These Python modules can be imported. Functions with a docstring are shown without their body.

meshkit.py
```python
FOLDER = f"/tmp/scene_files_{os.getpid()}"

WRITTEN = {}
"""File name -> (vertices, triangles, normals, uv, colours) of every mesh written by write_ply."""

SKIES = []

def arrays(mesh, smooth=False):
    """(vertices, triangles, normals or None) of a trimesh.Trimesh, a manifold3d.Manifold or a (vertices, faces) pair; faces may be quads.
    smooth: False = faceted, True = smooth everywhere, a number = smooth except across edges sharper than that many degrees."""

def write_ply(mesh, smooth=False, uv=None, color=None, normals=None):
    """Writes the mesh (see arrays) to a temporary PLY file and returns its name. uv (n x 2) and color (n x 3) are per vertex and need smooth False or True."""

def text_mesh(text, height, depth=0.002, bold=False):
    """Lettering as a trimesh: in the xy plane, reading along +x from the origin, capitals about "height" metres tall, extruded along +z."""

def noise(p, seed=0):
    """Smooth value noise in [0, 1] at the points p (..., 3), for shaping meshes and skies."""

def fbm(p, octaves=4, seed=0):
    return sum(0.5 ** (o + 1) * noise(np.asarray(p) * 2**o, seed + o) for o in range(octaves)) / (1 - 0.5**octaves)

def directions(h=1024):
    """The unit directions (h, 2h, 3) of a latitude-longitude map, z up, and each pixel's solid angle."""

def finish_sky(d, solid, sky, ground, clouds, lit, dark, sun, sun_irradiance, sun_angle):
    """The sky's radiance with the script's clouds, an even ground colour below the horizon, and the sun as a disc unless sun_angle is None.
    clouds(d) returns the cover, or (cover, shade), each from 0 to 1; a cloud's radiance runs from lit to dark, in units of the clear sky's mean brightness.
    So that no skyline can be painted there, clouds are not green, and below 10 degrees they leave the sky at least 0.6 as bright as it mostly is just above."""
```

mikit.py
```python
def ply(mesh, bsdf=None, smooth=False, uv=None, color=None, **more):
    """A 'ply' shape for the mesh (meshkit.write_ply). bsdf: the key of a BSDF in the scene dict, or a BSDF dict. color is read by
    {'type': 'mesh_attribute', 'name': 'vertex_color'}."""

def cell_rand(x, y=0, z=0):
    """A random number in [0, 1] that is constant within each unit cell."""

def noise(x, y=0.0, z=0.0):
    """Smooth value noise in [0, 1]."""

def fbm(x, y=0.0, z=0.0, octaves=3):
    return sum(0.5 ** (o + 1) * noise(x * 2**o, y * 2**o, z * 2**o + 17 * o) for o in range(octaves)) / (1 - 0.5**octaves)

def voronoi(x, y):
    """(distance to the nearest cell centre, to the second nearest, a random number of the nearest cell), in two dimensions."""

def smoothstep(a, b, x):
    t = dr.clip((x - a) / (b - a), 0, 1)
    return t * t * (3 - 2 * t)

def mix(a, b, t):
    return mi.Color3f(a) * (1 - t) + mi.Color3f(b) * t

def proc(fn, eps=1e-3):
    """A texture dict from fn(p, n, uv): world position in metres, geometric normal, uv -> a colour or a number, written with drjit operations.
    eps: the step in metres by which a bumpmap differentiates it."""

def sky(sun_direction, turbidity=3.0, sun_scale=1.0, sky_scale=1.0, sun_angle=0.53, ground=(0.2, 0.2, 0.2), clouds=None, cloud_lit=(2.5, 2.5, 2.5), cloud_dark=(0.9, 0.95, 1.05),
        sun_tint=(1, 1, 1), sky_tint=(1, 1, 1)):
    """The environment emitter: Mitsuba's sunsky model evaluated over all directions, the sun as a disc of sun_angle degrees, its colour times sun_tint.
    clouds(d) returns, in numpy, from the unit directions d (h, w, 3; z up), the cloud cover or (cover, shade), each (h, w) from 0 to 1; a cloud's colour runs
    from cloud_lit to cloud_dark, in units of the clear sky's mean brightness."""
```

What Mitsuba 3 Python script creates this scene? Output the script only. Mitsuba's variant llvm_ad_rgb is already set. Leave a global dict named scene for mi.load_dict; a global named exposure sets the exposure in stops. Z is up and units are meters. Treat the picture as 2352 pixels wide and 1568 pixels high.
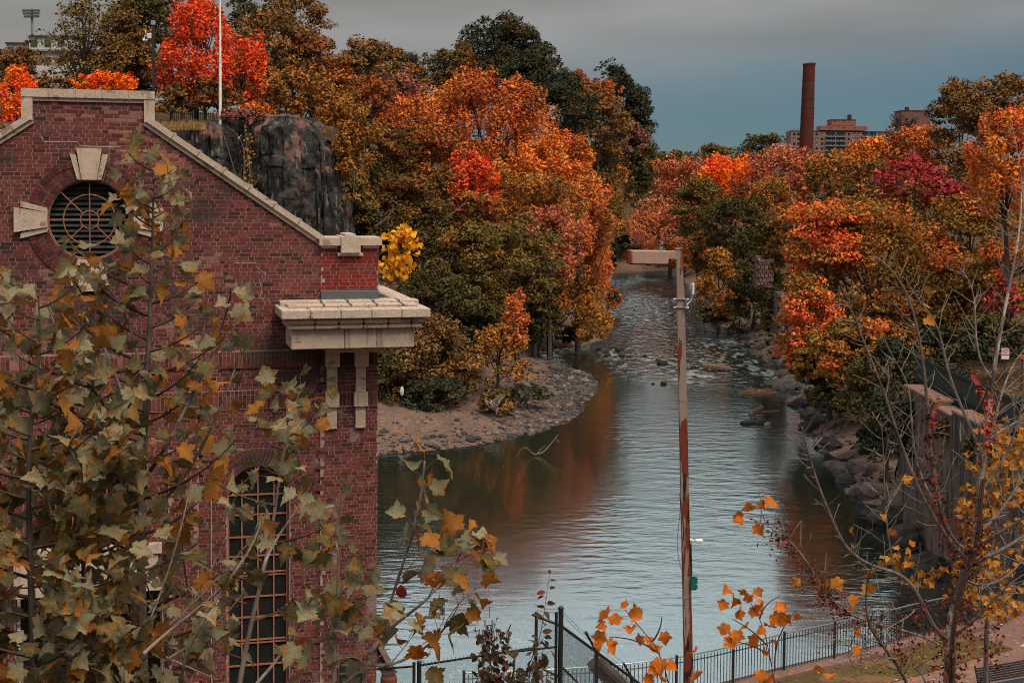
import math, numpy as np, trimesh, mitsuba as mi, drjit as dr, mikit
from mikit import proc, noise, fbm, voronoi, cell_rand, smoothstep, mix
from shapely.geometry import Polygon, Point, box as sbox
from shapely.ops import unary_union
T = mi.ScalarTransform4f
scene, labels = {}, {}

# ------------------------------------------------------------------ camera
FOCAL, EYE = 3231.0, 17.0            # focal length on a 2352 px wide picture; eye height above the river in metres
PITCH, ROLL = math.radians(3.0), math.radians(0.55)
PPY = 415 + math.tan(PITCH) * FOCAL
CF = np.array([0, math.cos(PITCH), -math.sin(PITCH)]); CR0 = np.array([1.0, 0, 0]); CU0 = np.cross(CR0, CF)
CU = CU0 * math.cos(ROLL) - CR0 * math.sin(ROLL); CR = CR0 * math.cos(ROLL) + CU0 * math.sin(ROLL)
CAM = np.array([0, 0, EYE])
scene['camera'] = {'type': 'perspective', 'fov': math.degrees(2 * math.atan(1176 / FOCAL)), 'fov_axis': 'x',
                   'near_clip': 0.5, 'far_clip': 9000.0, 'principal_point_offset_y': (784 - PPY) / 1568,
                   'to_world': T().look_at(origin=CAM.tolist(), target=(CAM + CF).tolist(), up=CU.tolist())}

# ------------------------------------------------------------------ light: high overcast, dark slate band low over the horizon
def cloud_deck(d):
    import meshkit
    el = np.degrees(np.arcsin(np.clip(d[..., 2], 0, 1)))
    az = np.degrees(np.arctan2(d[..., 0], d[..., 1]))
    n = meshkit.fbm(np.stack([d[..., 0] * 3, d[..., 1] * 3, d[..., 2] * 9], -1), 4, 7) - 0.5
    n2 = meshkit.fbm(np.stack([d[..., 0] * 9, d[..., 1] * 9, d[..., 2] * 40], -1), 4, 9) - 0.5
    edge = 3.4 + 2.4 * np.clip((az + 2) / 22, -0.9, 1.2)          # lower edge of the grey deck, higher to the right
    low = 1 / (1 + np.exp(np.clip((el - edge + 1.4 * n + 0.8 * n2) / 0.8, -40, 40)))   # clear slate strip under it
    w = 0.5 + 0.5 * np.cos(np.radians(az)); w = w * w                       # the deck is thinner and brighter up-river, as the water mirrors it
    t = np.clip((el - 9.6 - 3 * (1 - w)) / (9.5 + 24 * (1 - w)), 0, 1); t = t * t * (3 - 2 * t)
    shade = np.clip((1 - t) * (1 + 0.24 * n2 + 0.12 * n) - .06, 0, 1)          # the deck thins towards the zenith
    return 1 - 0.96 * low * (1 - 0.45 * np.exp(-el / 1.3)), shade
SUN = (0.35, -0.45, 0.82)
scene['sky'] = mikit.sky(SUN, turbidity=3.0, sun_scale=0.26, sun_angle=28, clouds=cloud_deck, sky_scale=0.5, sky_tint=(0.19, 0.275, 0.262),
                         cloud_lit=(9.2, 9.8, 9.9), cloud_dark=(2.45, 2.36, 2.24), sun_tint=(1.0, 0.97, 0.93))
exposure = 3.08

# ------------------------------------------------------------------ small tools
def rgb(r, g, b): return {'type': 'rgb', 'value': [r, g, b]}
def spot(x, y, d):
    """World point seen at (x, y) of the 2352 x 1568 survey picture, d metres north of the camera."""
    v = CF + (x - 1176) / FOCAL * CR - (y - PPY) / FOCAL * CU
    return CAM + v * d / v[1]
def on_level(x, y, z=0.0):
    v = CF + (x - 1176) / FOCAL * CR - (y - PPY) / FOCAL * CU
    return CAM + v * (z - EYE) / v[2]
COUNT = {}
def cply(mesh, bsdf, color=None, smooth=False, uv=None):
    """A shape whose own colour (one, or one per vertex) is packed into uv.x: 7 bits each of the square roots of r, g, b."""
    if color is not None:
        q = np.round(np.sqrt(np.clip(np.asarray(color, float), 0, 1)) * 127); q = q if q.ndim == 2 else np.tile(q, (len(mesh[0]), 1))
        code = q[:, 0] * 16384 + q[:, 1] * 128 + q[:, 2]; uv = np.stack([code, (code * .61803) % 1], 1)
    return mikit.ply(mesh, bsdf, smooth=smooth, uv=uv)
def newkey(name, parent=None):
    k = name if parent is None else parent + '__' + name
    c = COUNT.get(k, 0); COUNT[k] = c + 1
    return k if c == 0 else f'{k}_{c:03d}'
def thing(name, label, cat, group=None, kind=None):
    k = newkey(name); labels[k] = {'label': label, 'category': cat}
    if group: labels[k]['group'] = group
    if kind: labels[k]['kind'] = kind
    return k
def put(name, mesh, bsdf, parent=None, smooth=False, uv=None, color=None, label=None, cat=None, group=None, kind=None):
    k = newkey(name, parent)
    if isinstance(mesh, trimesh.Trimesh): mesh = (np.array(mesh.vertices), np.array(mesh.faces))
    if color is not None and smooth not in (False, True): smooth = False
    scene[k] = cply(mesh, bsdf, color, smooth, uv)
    e = {}
    if label: e['label'] = label
    if cat: e['category'] = cat
    if group: e['group'] = group
    if kind: e['kind'] = kind
    if e: labels[k] = e
    return k
def structure(name, mesh, bsdf, smooth=False, **kw): return put(name, mesh, bsdf, smooth=smooth, kind='structure', **kw)

def tri(F):
    F = np.asarray(F, int)
    return np.vstack([F[:, [0, 1, 2]], F[:, [0, 2, 3]]]) if F.shape[1] == 4 else F
def merge(ms):
    V, F, o = [], [], 0
    for v, f in ms:
        v = np.asarray(v, float); V.append(v); F.append(tri(f) + o); o += len(v)
    return np.vstack(V), np.vstack(F)
BOXF = np.array([[0, 2, 3, 1], [4, 5, 7, 6], [0, 1, 5, 4], [2, 6, 7, 3], [0, 4, 6, 2], [1, 3, 7, 5]])
BOXV = np.array([[x, y, z] for x in (-.5, .5) for y in (-.5, .5) for z in (-.5, .5)])
def box(c, s, ax=None):
    """Box round c with sizes s along the axes ax (rows) or the world axes."""
    v = BOXV * np.asarray(s, float)
    # index order x,y,z bits -> outward faces
    if ax is not None: v = v @ np.asarray(ax, float)
    return v + np.asarray(c, float), BOXF2
BOXF2 = np.array([[0, 1, 3, 2], [4, 6, 7, 5], [0, 4, 5, 1], [2, 3, 7, 6], [0, 2, 6, 4], [1, 5, 7, 3]])
def cbox(c, s, ch=0.01, ax=None):
    """Chamfered box."""
    s = np.asarray(s, float) / 2; pts = []
    for sx in (-1, 1):
        for sy in (-1, 1):
            for sz in (-1, 1):
                b = np.array([sx, sy, sz]) * s
                for k in range(3):
                    q = b.copy()
                    for j in range(3):
                        if j != k: q[j] -= np.sign(q[j]) * ch
                    pts.append(q)
    h = trimesh.convex.convex_hull(np.array(pts)); v = np.array(h.vertices)
    if ax is not None: v = v @ np.asarray(ax, float)
    return v + np.asarray(c, float), np.array(h.faces)
def tube(P, R, n=6, cap=True):
    P = np.asarray(P, float); m = len(P); R = np.broadcast_to(np.asarray(R, float), (m,))
    t = np.gradient(P, axis=0); t /= np.linalg.norm(t, axis=1, keepdims=True) + 1e-12
    ref = np.array([0.31, 0.17, 1.0]) if abs(t[0, 2]) < 0.85 else np.array([1.0, 0.2, 0.1])
    a = np.cross(t, ref); a /= np.linalg.norm(a, axis=1, keepdims=True) + 1e-12
    b = np.cross(t, a); g = np.arange(n) * 2 * np.pi / n
    V = (P[:, None] + R[:, None, None] * (np.cos(g)[None, :, None] * a[:, None] + np.sin(g)[None, :, None] * b[:, None])).reshape(-1, 3)
    i, j = np.meshgrid(np.arange(m - 1), np.arange(n), indexing='ij')
    F = tri(np.stack([i * n + j, i * n + (j + 1) % n, (i + 1) * n + (j + 1) % n, (i + 1) * n + j], -1).reshape(-1, 4))
    if cap:
        V = np.vstack([V, P[:1], P[-1:]]); c0, c1 = len(V) - 2, len(V) - 1; k = np.arange(n); o = (m - 1) * n
        F = np.vstack([F, np.stack([(k + 1) % n, k, np.full(n, c0)], 1), np.stack([o + k, o + (k + 1) % n, np.full(n, c1)], 1)])
    return V, F
def rod(a, b, r, n=6, r2=None): return tube([a, b], [r, r if r2 is None else r2], n)
def bend(P, k=8):
    """Smooth curve through the points P."""
    from scipy.interpolate import CubicSpline
    P = np.asarray(P, float)
    if len(P) < 3: return np.array([P[0] + (P[-1] - P[0]) * s for s in np.linspace(0, 1, k)])
    t = np.r_[0, np.cumsum(np.linalg.norm(np.diff(P, axis=0), axis=1))]
    return CubicSpline(t, P)(np.linspace(0, t[-1], k))
def blob(c, s, seed, sub=2, rough=0.35, freq=1.3):
    import meshkit
    m = trimesh.creation.icosphere(subdivisions=sub); v = np.array(m.vertices)
    d = meshkit.fbm(v * freq + seed * 7.31, 3, seed % 97)
    d2 = meshkit.noise(v * freq * 2.6 + seed * 3.1, seed % 89)
    v = v * (1 + rough * 2 * (d - .5) + rough * .5 * (np.round(d2 * 4) / 4 - .5))[:, None]
    return v * np.asarray(s, float) + np.asarray(c, float), np.array(m.faces)
def rng_of(seed): return np.random.default_rng(seed)

# ------------------------------------------------------------------ materials
def matte(tex): return {'type': 'twosided', 'bsdf': {'type': 'diffuse', 'reflectance': tex}}
def own(uv):
    c = dr.floor(uv.x + .5); r = dr.floor(c / 16384); g = dr.floor((c - r * 16384) / 128); b = c - r * 16384 - g * 128
    return mi.Color3f(dr.square(r / 127), dr.square(g / 127), dr.square(b / 127))
VC = proc(lambda p, n, uv: own(uv))
def speckle(p, n, uv): return dr.clip(0.75 * fbm(p.x * 9, p.y * 9, p.z * 9, 3) - 0.12, 0, 0.6)
scene['mat_foliage'] = matte(VC)
scene['mat_bark'] = matte(proc(lambda p, n, uv: mix(own(uv), (.05, .042, .038), dr.clip(1.3 * fbm(p.x * 22, p.y * 22, p.z * 7, 3) - 0.25, 0, 0.8))))
scene['mat_matte'] = matte(proc(lambda p, n, uv: mix(own(uv) * (.85 + .3 * noise(p.x * 25, p.y * 25, p.z * 25)), (.09, .075, .065), speckle(p, n, uv))))
scene['mat_paint'] = {'type': 'twosided', 'bsdf': {'type': 'principled', 'base_color': VC, 'roughness': 0.42, 'specular': 0.5}}
scene['mat_metal'] = {'type': 'twosided', 'bsdf': {'type': 'principled', 'base_color': VC, 'roughness': 0.35, 'metallic': 0.7}}
scene['mat_glass_dark'] = {'type': 'twosided', 'bsdf': {'type': 'principled', 'base_color': rgb(.012, .016, .018), 'roughness': 0.08, 'specular': 0.5}}

def brick_col(p, n, uv):
    r, kind = uv.x, uv.y
    c = mix((.078, .029, .029), (.132, .042, .040), smoothstep(.08, .45, r))
    c = mix(c, (.165, .056, .051), smoothstep(.55, .95, r))
    c = dr.select(r < .06, mi.Color3f(.05, .030, .032), c)
    c = dr.select((kind > .3) & (kind < .7), mix((.21, .092, .080), (.27, .125, .108), r), c)
    c = dr.select(kind > .8, mix((.135, .022, .020), (.20, .034, .030), r), c)
    g = fbm(p.x * 30, p.y * 30, p.z * 30, 3)
    c = c * (0.72 + 0.56 * g)
    soot = smoothstep(.56, .72, fbm(p.x * .9 + 3, p.y * .9, p.z * 1.1 + 5, 4)) * (1 - 0.8 * smoothstep(.8, .81, kind))
    c = mix(c, (.045, .038, .038), soot * .75)
    lime = smoothstep(.60, .78, fbm(p.x * 3.1, p.y * 3.1, p.z * 2.2 + 9, 4)) * smoothstep(-3.75, -3.45, p.x) * smoothstep(13.6, 13.2, p.z)
    return mix(c, (.34, .29, .28), lime * .55)
scene['mat_brick'] = {'type': 'twosided', 'bsdf': {'type': 'diffuse', 'reflectance': proc(brick_col)}}
def mortar_col(p, n, uv):
    g = fbm(p.x * 14, p.y * 14, p.z * 14, 3)
    c = mix((.24, .160, .150), (.37, .265, .245), g)
    soot = smoothstep(.54, .72, fbm(p.x * .9 + 3, p.y * .9, p.z * 1.1 + 5, 4))
    return mix(c, (.10, .08, .075), soot * .7)
scene['mat_mortar'] = {'type': 'twosided', 'bsdf': {'type': 'diffuse', 'reflectance': proc(mortar_col)}}
def limestone_col(p, n, uv):
    g = fbm(p.x * 5, p.y * 5, p.z * 5, 4)
    c = mix((.37, .295, .243), (.53, .435, .368), g)
    streak = smoothstep(.58, .8, fbm(p.x * 16, p.y * 16, p.z * 1.4, 3))
    c = mix(c, (.20, .15, .125), streak * .62)
    chip = smoothstep(.66, .70, fbm(p.x * 4.3 + 7, p.y * 4.3, p.z * 6, 4))
    return mix(c, (.24, .155, .13), chip * .8)
scene['mat_limestone'] = {'type': 'bumpmap', 'arbitrary': proc(lambda p, n, uv: fbm(p.x * 25, p.y * 25, p.z * 25, 2), 4e-3), 'scale': 0.004,
                          'bsdf': {'type': 'twosided', 'bsdf': {'type': 'diffuse', 'reflectance': proc(limestone_col)}}}
def rock_col(p, n, uv):
    g = fbm(p.x * 1.6, p.y * 1.6, p.z * .7, 4)
    c = mix((.016, .017, .019), (.062, .059, .059), smoothstep(.3, .75, g))
    lich = smoothstep(.58, .70, fbm(p.x * .55 + 11, p.y * .55, p.z * .28 + 4, 4))
    c = mix(c, (.20, .105, .085), lich * .8)
    pale = smoothstep(.64, .72, fbm(p.x * 5, p.y * 5, p.z * .9, 3))
    return mix(c, (.22, .21, .205), pale * .5) * (0.7 + .6 * fbm(p.x * 7, p.y * 7, p.z * 4, 2))
scene['mat_rock'] = {'type': 'bumpmap', 'arbitrary': proc(lambda p, n, uv: fbm(p.x * 4, p.y * 4, p.z * 1.5, 4), 2e-2), 'scale': 0.10,
                     'bsdf': {'type': 'twosided', 'bsdf': {'type': 'diffuse', 'reflectance': proc(rock_col)}}}
scene['mat_stone'] = matte(proc(lambda p, n, uv: mix(own(uv) * .9, (.035, .033, .034), dr.clip(1.5 * fbm(p.x * 6, p.y * 6, p.z * 6, 3) - .45, 0, .75))))
def ground_col(p, n, uv):
    g = fbm(p.x * .5, p.y * .5, 0, 4); h = fbm(p.x * 4.5, p.y * 4.5, 3, 3); k = cell_rand(p.x * 7, p.y * 5, p.z * 7)
    grit = mix((.088, .060, .050), (.180, .122, .103), h)
    soil = mix((.045, .032, .022), (.095, .060, .036), h)
    t = smoothstep(1.5, 2.6, p.z + (g - .5) * 1.6)
    c = mix(grit, soil, t)
    return dr.select(k > .93, mi.Color3f(.28, .13, .05) * .9, c) * (.8 + .4 * g)
scene['mat_ground'] = {'type': 'bumpmap', 'arbitrary': proc(lambda p, n, uv: fbm(p.x * 3, p.y * 3, p.z * 3, 4), 2e-2), 'scale': 0.15,
                       'bsdf': {'type': 'twosided', 'bsdf': {'type': 'diffuse', 'reflectance': proc(ground_col)}}}
def path_col(p, n, uv):
    g = fbm(p.x * .8, p.y * .8, 1, 4); h = fbm(p.x * 9, p.y * 9, 2, 3)
    c = mix((.13, .072, .062), (.235, .148, .132), .6 * g + .4 * h)
    return dr.select(cell_rand(p.x * 9, p.y * 9) > .965, mi.Color3f(.32, .15, .05), c)
scene['mat_path'] = matte(proc(path_col))
def lawn_col(p, n, uv):
    g = fbm(p.x * 1.4, p.y * 1.4, 1, 4); h = fbm(p.x * 14, p.y * 8, 2, 3)
    return mix(mix((.05, .042, .018), (.13, .085, .035), h), (.17, .095, .055), smoothstep(.5, .7, g) * .8)
scene['mat_lawn'] = matte(proc(lawn_col))
def concrete_col(p, n, uv):
    g = fbm(p.x * 2.2, p.y * 2.2, p.z * 2.2, 4)
    c = mix((.080, .055, .047), (.165, .120, .103), g)
    st = fbm(p.x * 5, p.y * 5, p.z * .35, 4)
    c = mix(c, (.040, .034, .032), smoothstep(.50, .68, st) * .8)
    c = mix(c, (.42, .36, .33), smoothstep(.70, .78, fbm(p.x * 6 + 5, p.y * 6, p.z * .8 + 2, 4)) * smoothstep(3.2, 4.6, p.z))
    return c
scene['mat_concrete'] = {'type': 'bumpmap', 'arbitrary': proc(lambda p, n, uv: fbm(p.x * 6, p.y * 6, p.z * 6, 3), 1e-2), 'scale': 0.03, 'bsdf': {'type': 'twosided', 'bsdf': {'type': 'diffuse', 'reflectance': proc(concrete_col)}}}

# river: ripples crossing the stream, choppy in the rapids, smooth below the ledge
def chop(p):
    rap = smoothstep(112, 131, p.y + 16 * (fbm(p.x * .13, p.y * .09, 3, 3) - .5))
    near = smoothstep(112, 78, p.y)
    return rap, near
def wave(p, n, uv):
    rap, near = chop(p)
    wx = p.x + .8 * noise(p.x * .3, p.y * .4)
    a = fbm(wx * .8 + .3 * p.y, p.y * 2.0 - .2 * p.x, 0, 3)
    b = noise(wx * 3.1 - .8 * p.y, p.y * 6.5 + .5 * p.x, 5)
    c = fbm(p.x * 1.5, p.y * 1.0, 8, 4)
    calm = .12 + 1.25 * smoothstep(.34, .66, fbm(p.x * .09, p.y * .05, 4, 2))
    return (a * (.009 + .024 * near) + b * (.0016 + .0048 * near)) * calm + rap * (.085 + .09 * smoothstep(150, 190, p.y)) * c
def foam(p, n, uv):
    rap, near = chop(p)
    a = fbm(p.x * .30, p.y * .12, 2, 3); b = fbm(p.x * 2.6, p.y * 1.0, 6, 4)
    w = rap * smoothstep(.62, .82, .50 * a + .50 * b + .11 * smoothstep(13, 20, p.x)) * (1 - smoothstep(140, 165, p.y))
    drift = smoothstep(.66, .74, fbm(p.x * 3.0, p.y * 2.2, 9, 3)) * smoothstep(60, 46, p.y) * smoothstep(.55, .9, cell_rand(p.x * 13, p.y * 9))
    return dr.clip(w * .38 + drift * .30, 0, .6)
scene['mat_water'] = {'type': 'blendbsdf', 'weight': proc(foam),
    'a': {'type': 'bumpmap', 'arbitrary': proc(wave, 2e-2), 'scale': 1.0, 'bsdf': {'type': 'blendbsdf', 'weight': 0.42,
          'a': {'type': 'principled', 'base_color': rgb(.010, .014, .012), 'roughness': 0.05, 'specular': 1.0},
          'b': {'type': 'roughconductor', 'material': 'none', 'alpha': 0.03, 'specular_reflectance': rgb(.62, .76, .79)}}},
    'b': {'type': 'diffuse', 'reflectance': rgb(.58, .62, .62)}}

# ------------------------------------------------------------------ terrain
import meshkit
LEFT = np.array([(30, -24), (60, -18), (80, -11), (86.5, -8.2), (88, -4.7), (90, -2), (93, .7), (99, 3.9), (108, 5.8), (118, 6.9), (124, 6.4), (128.5, 3.2), (131, 1.4), (136, 1.2), (141, 2.6),
                 (145, 7), (150, 9.5), (160, 10.5), (181, 11.8), (225, 15.3), (262, 19), (268, 24), (273, 40), (420, 60)], float)
RIGHT = np.array([(30, 19.6), (53, 19.6), (69.5, 19.6), (72, 18.6), (80, 19.3), (88, 20.3), (96, 21), (108, 22.7), (123, 24.3), (146, 24.8), (167, 25.3), (200, 26.7), (257, 31), (270, 34), (300, 60), (420, 90)], float)
def prof(d, pts): return np.interp(d, [q[0] for q in pts], [q[1] for q in pts])
SPIT = [(-30, -3), (-4, -1.2), (0, 0), (4, .5), (10, 1.0), (15, 1.7), (21, 4), (34, 11), (60, 18)]
SLOPE = [(-30, -3), (-4, -1.2), (0, 0), (4, 1), (8, 3), (14, 7), (22, 13), (34, 21), (60, 24)]
HIGH = [(-30, -3), (-4, -1.2), (0, 0), (4, 2.5), (10, 9), (18, 17), (26, 22), (60, 26)]
BANK = [(-30, -3), (-4, -1.2), (0, 0), (2, .7), (5, 1.6), (8, 4.2), (14, 6.2), (30, 9), (80, 14)]
QUAY = np.array([(-60, 30), (-6, 35.6), (0, 37.0), (4.6, 38.2), (8.1, 40.4), (10.7, 42), (12.9, 43.5), (14.6, 44.6), (17.3, 47.5), (19.6, 52), (21, 60)], float)
def sstep(a, b, x):
    t = np.clip((x - a) / (b - a), 0, 1); return t * t * (3 - 2 * t)
def ground_height(X, Y):
    X = np.asarray(X, float); Y = np.asarray(Y, float)
    dl = np.interp(Y, LEFT[:, 0], LEFT[:, 1]) - X; dr_ = X - np.interp(Y, RIGHT[:, 0], RIGHT[:, 1])
    w1 = sstep(112, 122, Y); w2 = sstep(148, 165, Y)
    zl = prof(dl, SPIT) * (1 - w1) + (prof(dl, SLOPE) * (1 - w2) + prof(dl, HIGH) * w2) * w1
    pl = 21.3 * sstep(109.5, 112.5, Y) * sstep(11.5, 15, -X) * (1 - sstep(300, 330, Y)); zl = np.where(pl > .05, np.maximum(zl, pl), zl)
    zl = zl * (1 - .9 * sstep(264, 274, Y) * (1 - sstep(382, 402, Y)) * sstep(13, 19, X))
    zr = prof(dr_, BANK)
    wall = sstep(75, 70, Y)
    zr = zr * (1 - wall) + wall * np.where(dr_ > .9, 6.2 + .09 * dr_, -1.5)
    n = meshkit.fbm(np.stack([X * .35, Y * .35, X * 0], -1), 3, 3) - .5
    z = np.maximum(zl, zr)
    z = z + np.where(z > .15, n * np.clip(z, 0, 1.2), n * .3)
    qy = np.interp(X, QUAY[:, 0], QUAY[:, 1])
    slope = np.maximum(2.70, 15.4 - .345 * Y)
    return np.where(Y < qy - .15, np.where(X > 19.6 + .9, np.maximum(slope, np.where(Y > 48, 6, 0)), slope), np.where((X < 30) & (Y < 49) & (X < 19.6) , -1.5, z))
gx = np.concatenate([np.arange(-170, -40, 5.0), np.arange(-40, 45, .9), np.arange(45, 180, 5.0)]); gy = np.concatenate([np.arange(-6, 34, 2.0), np.arange(34, 60, .5), np.arange(60, 150, .9), np.arange(150, 420, 3.0)])
GX, GY = np.meshgrid(gx, gy); GZ = ground_height(GX, GY)
nx, ny = len(gx), len(gy); ii, jj = np.meshgrid(np.arange(ny - 1), np.arange(nx - 1), indexing='ij')
GF = np.stack([ii * nx + jj, ii * nx + jj + 1, (ii + 1) * nx + jj + 1, (ii + 1) * nx + jj], -1).reshape(-1, 4)
structure('terrain', (np.stack([GX, GY, GZ], -1).reshape(-1, 3), tri(GF)), 'mat_ground', smooth=True)
structure('ground', (np.array([[-4000, -200, -1.9], [4000, -200, -1.9], [4000, 6000, -1.9], [-4000, 6000, -1.9]], float), np.array([[0, 1, 2, 3]])), 'mat_ground')
structure('river', (np.array([[-60, 28, 0], [70, 28, 0], [70, 330, 0], [-60, 330, 0]], float), np.array([[0, 1, 2, 3]])), 'mat_water')
# far wooded ridge on the skyline
hx = np.linspace(-500, 900, 90); hz = 22 + 26 * meshkit.fbm(np.stack([hx * .006, hx * 0, hx * 0], -1), 4, 5)
HV = np.vstack([np.stack([hx, 1500 + 0 * hx, hz * 0 - 2], -1), np.stack([hx, 1580 + 0 * hx, hz], -1), np.stack([hx, 1900 + 0 * hx, hz * 0 - 2], -1)])
HF = [[a + r * 90, a + 1 + r * 90, a + 1 + (r + 1) * 90, a + (r + 1) * 90] for r in (0, 1) for a in range(89)]
scene['mat_ridge'] = matte(proc(lambda p, n, uv: mix((.045, .050, .040), (.10, .075, .05), fbm(p.x * .04, p.y * .02, p.z * .1, 3))))
structure('hills', (HV, tri(HF)), 'mat_ridge', smooth=True)

# quay: retaining face, coping strip, path and lawn
ql = bend([(x, y, 0) for x, y in QUAY[1:9]], 40)
def strip(P, off0, off1, z0, z1):
    t = np.gradient(P[:, :2], axis=0); t /= np.linalg.norm(t, axis=1, keepdims=True); nn = np.stack([t[:, 1], -t[:, 0]], 1)
    A = np.c_[P[:, :2] + nn * off0, np.full(len(P), z0)]; B = np.c_[P[:, :2] + nn * off1, np.full(len(P), z1)]
    m = len(P); return np.vstack([A, B]), tri([[k, k + 1, m + k + 1, m + k] for k in range(m - 1)])
structure('quay_wall', merge([strip(ql, -.12, -.12, 2.83, -1.8)]), 'mat_concrete')
structure('kerb', merge([strip(ql, -.16, .42, 2.84, 2.84), strip(ql, .42, .42, 2.84, 2.5), strip(ql, -.16, -.16, 2.6, 2.84)]), 'mat_path')
structure('lawn', strip(ql[10:34], .43, 2.1, 2.735, 2.735), 'mat_lawn')
structure('path', (np.array([[5, 33.0, 2.715], [30, 33.0, 2.715], [30, 47.9, 2.715], [17.2, 47.0, 2.715], [14.6, 44.1, 2.715], [10.7, 41.4, 2.715], [8, 39.8, 2.715], [5, 38.0, 2.715]], float), np.array([[0, 1, 2], [0, 2, 3], [0, 3, 4], [0, 4, 5], [0, 5, 6], [0, 6, 7]])), 'mat_path')

# ------------------------------------------------------------------ the brick powerhouse
A15 = math.radians(15)
BU = np.array([math.cos(A15), math.sin(A15), 0]); BN = np.array([math.sin(A15), -math.cos(A15), 0]); BZ = np.array([0, 0, 1.0])
B0 = np.array([-2.4813, 26.0, 0]); BAX = np.array([BU, BN, BZ])
def wl(P): return B0 + np.asarray(P, float) @ BAX                 # (along the wall, out of the wall, height) -> world
def wbox(u0, u1, o0, o1, z0, z1, ch=0):
    c = wl([(u0 + u1) / 2, (o0 + o1) / 2, (z0 + z1) / 2]); s = (u1 - u0, o1 - o0, z1 - z0)
    return cbox(c, s, ch, BAX) if ch else box(c, s, BAX)
def wprism(poly, o0, o1):
    """Polygon in (along, height) extruded from o0 to o1 out of the wall."""
    m = trimesh.creation.extrude_polygon(poly, o1 - o0, engine='earcut'); v = np.array(m.vertices)
    return wl(np.stack([v[:, 0], v[:, 2] + o0, v[:, 1]], 1)), np.array(m.faces)[:, ::-1]
def arch(c, spring, r, bottom, n=24):
    a = np.linspace(0, math.pi, n); return Polygon([(c + r * math.cos(t), spring + r * math.sin(t)) for t in a] + [(c - r, bottom), (c + r, bottom)])
UC, ZC = -5.11, 16.246
W1C, W1S, W1R = -2.18, 11.20, .56
W0C, W0S, W0R = -5.14, 11.02, .88
G_TOP, G_SHO, G_LOW, G_HALF = 18.35, 17.95, 15.84, .98
gable = Polygon([(0, 1.0), (0, 15.85), (-1.06, 15.85), (UC + G_HALF + .02, 17.93), (UC + G_HALF, G_TOP), (UC - G_HALF, G_TOP), (UC - G_HALF - .02, 17.93), (2 * UC + 1.06, 15.85), (2 * UC, 15.85), (2 * UC, 1.0)])
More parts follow.
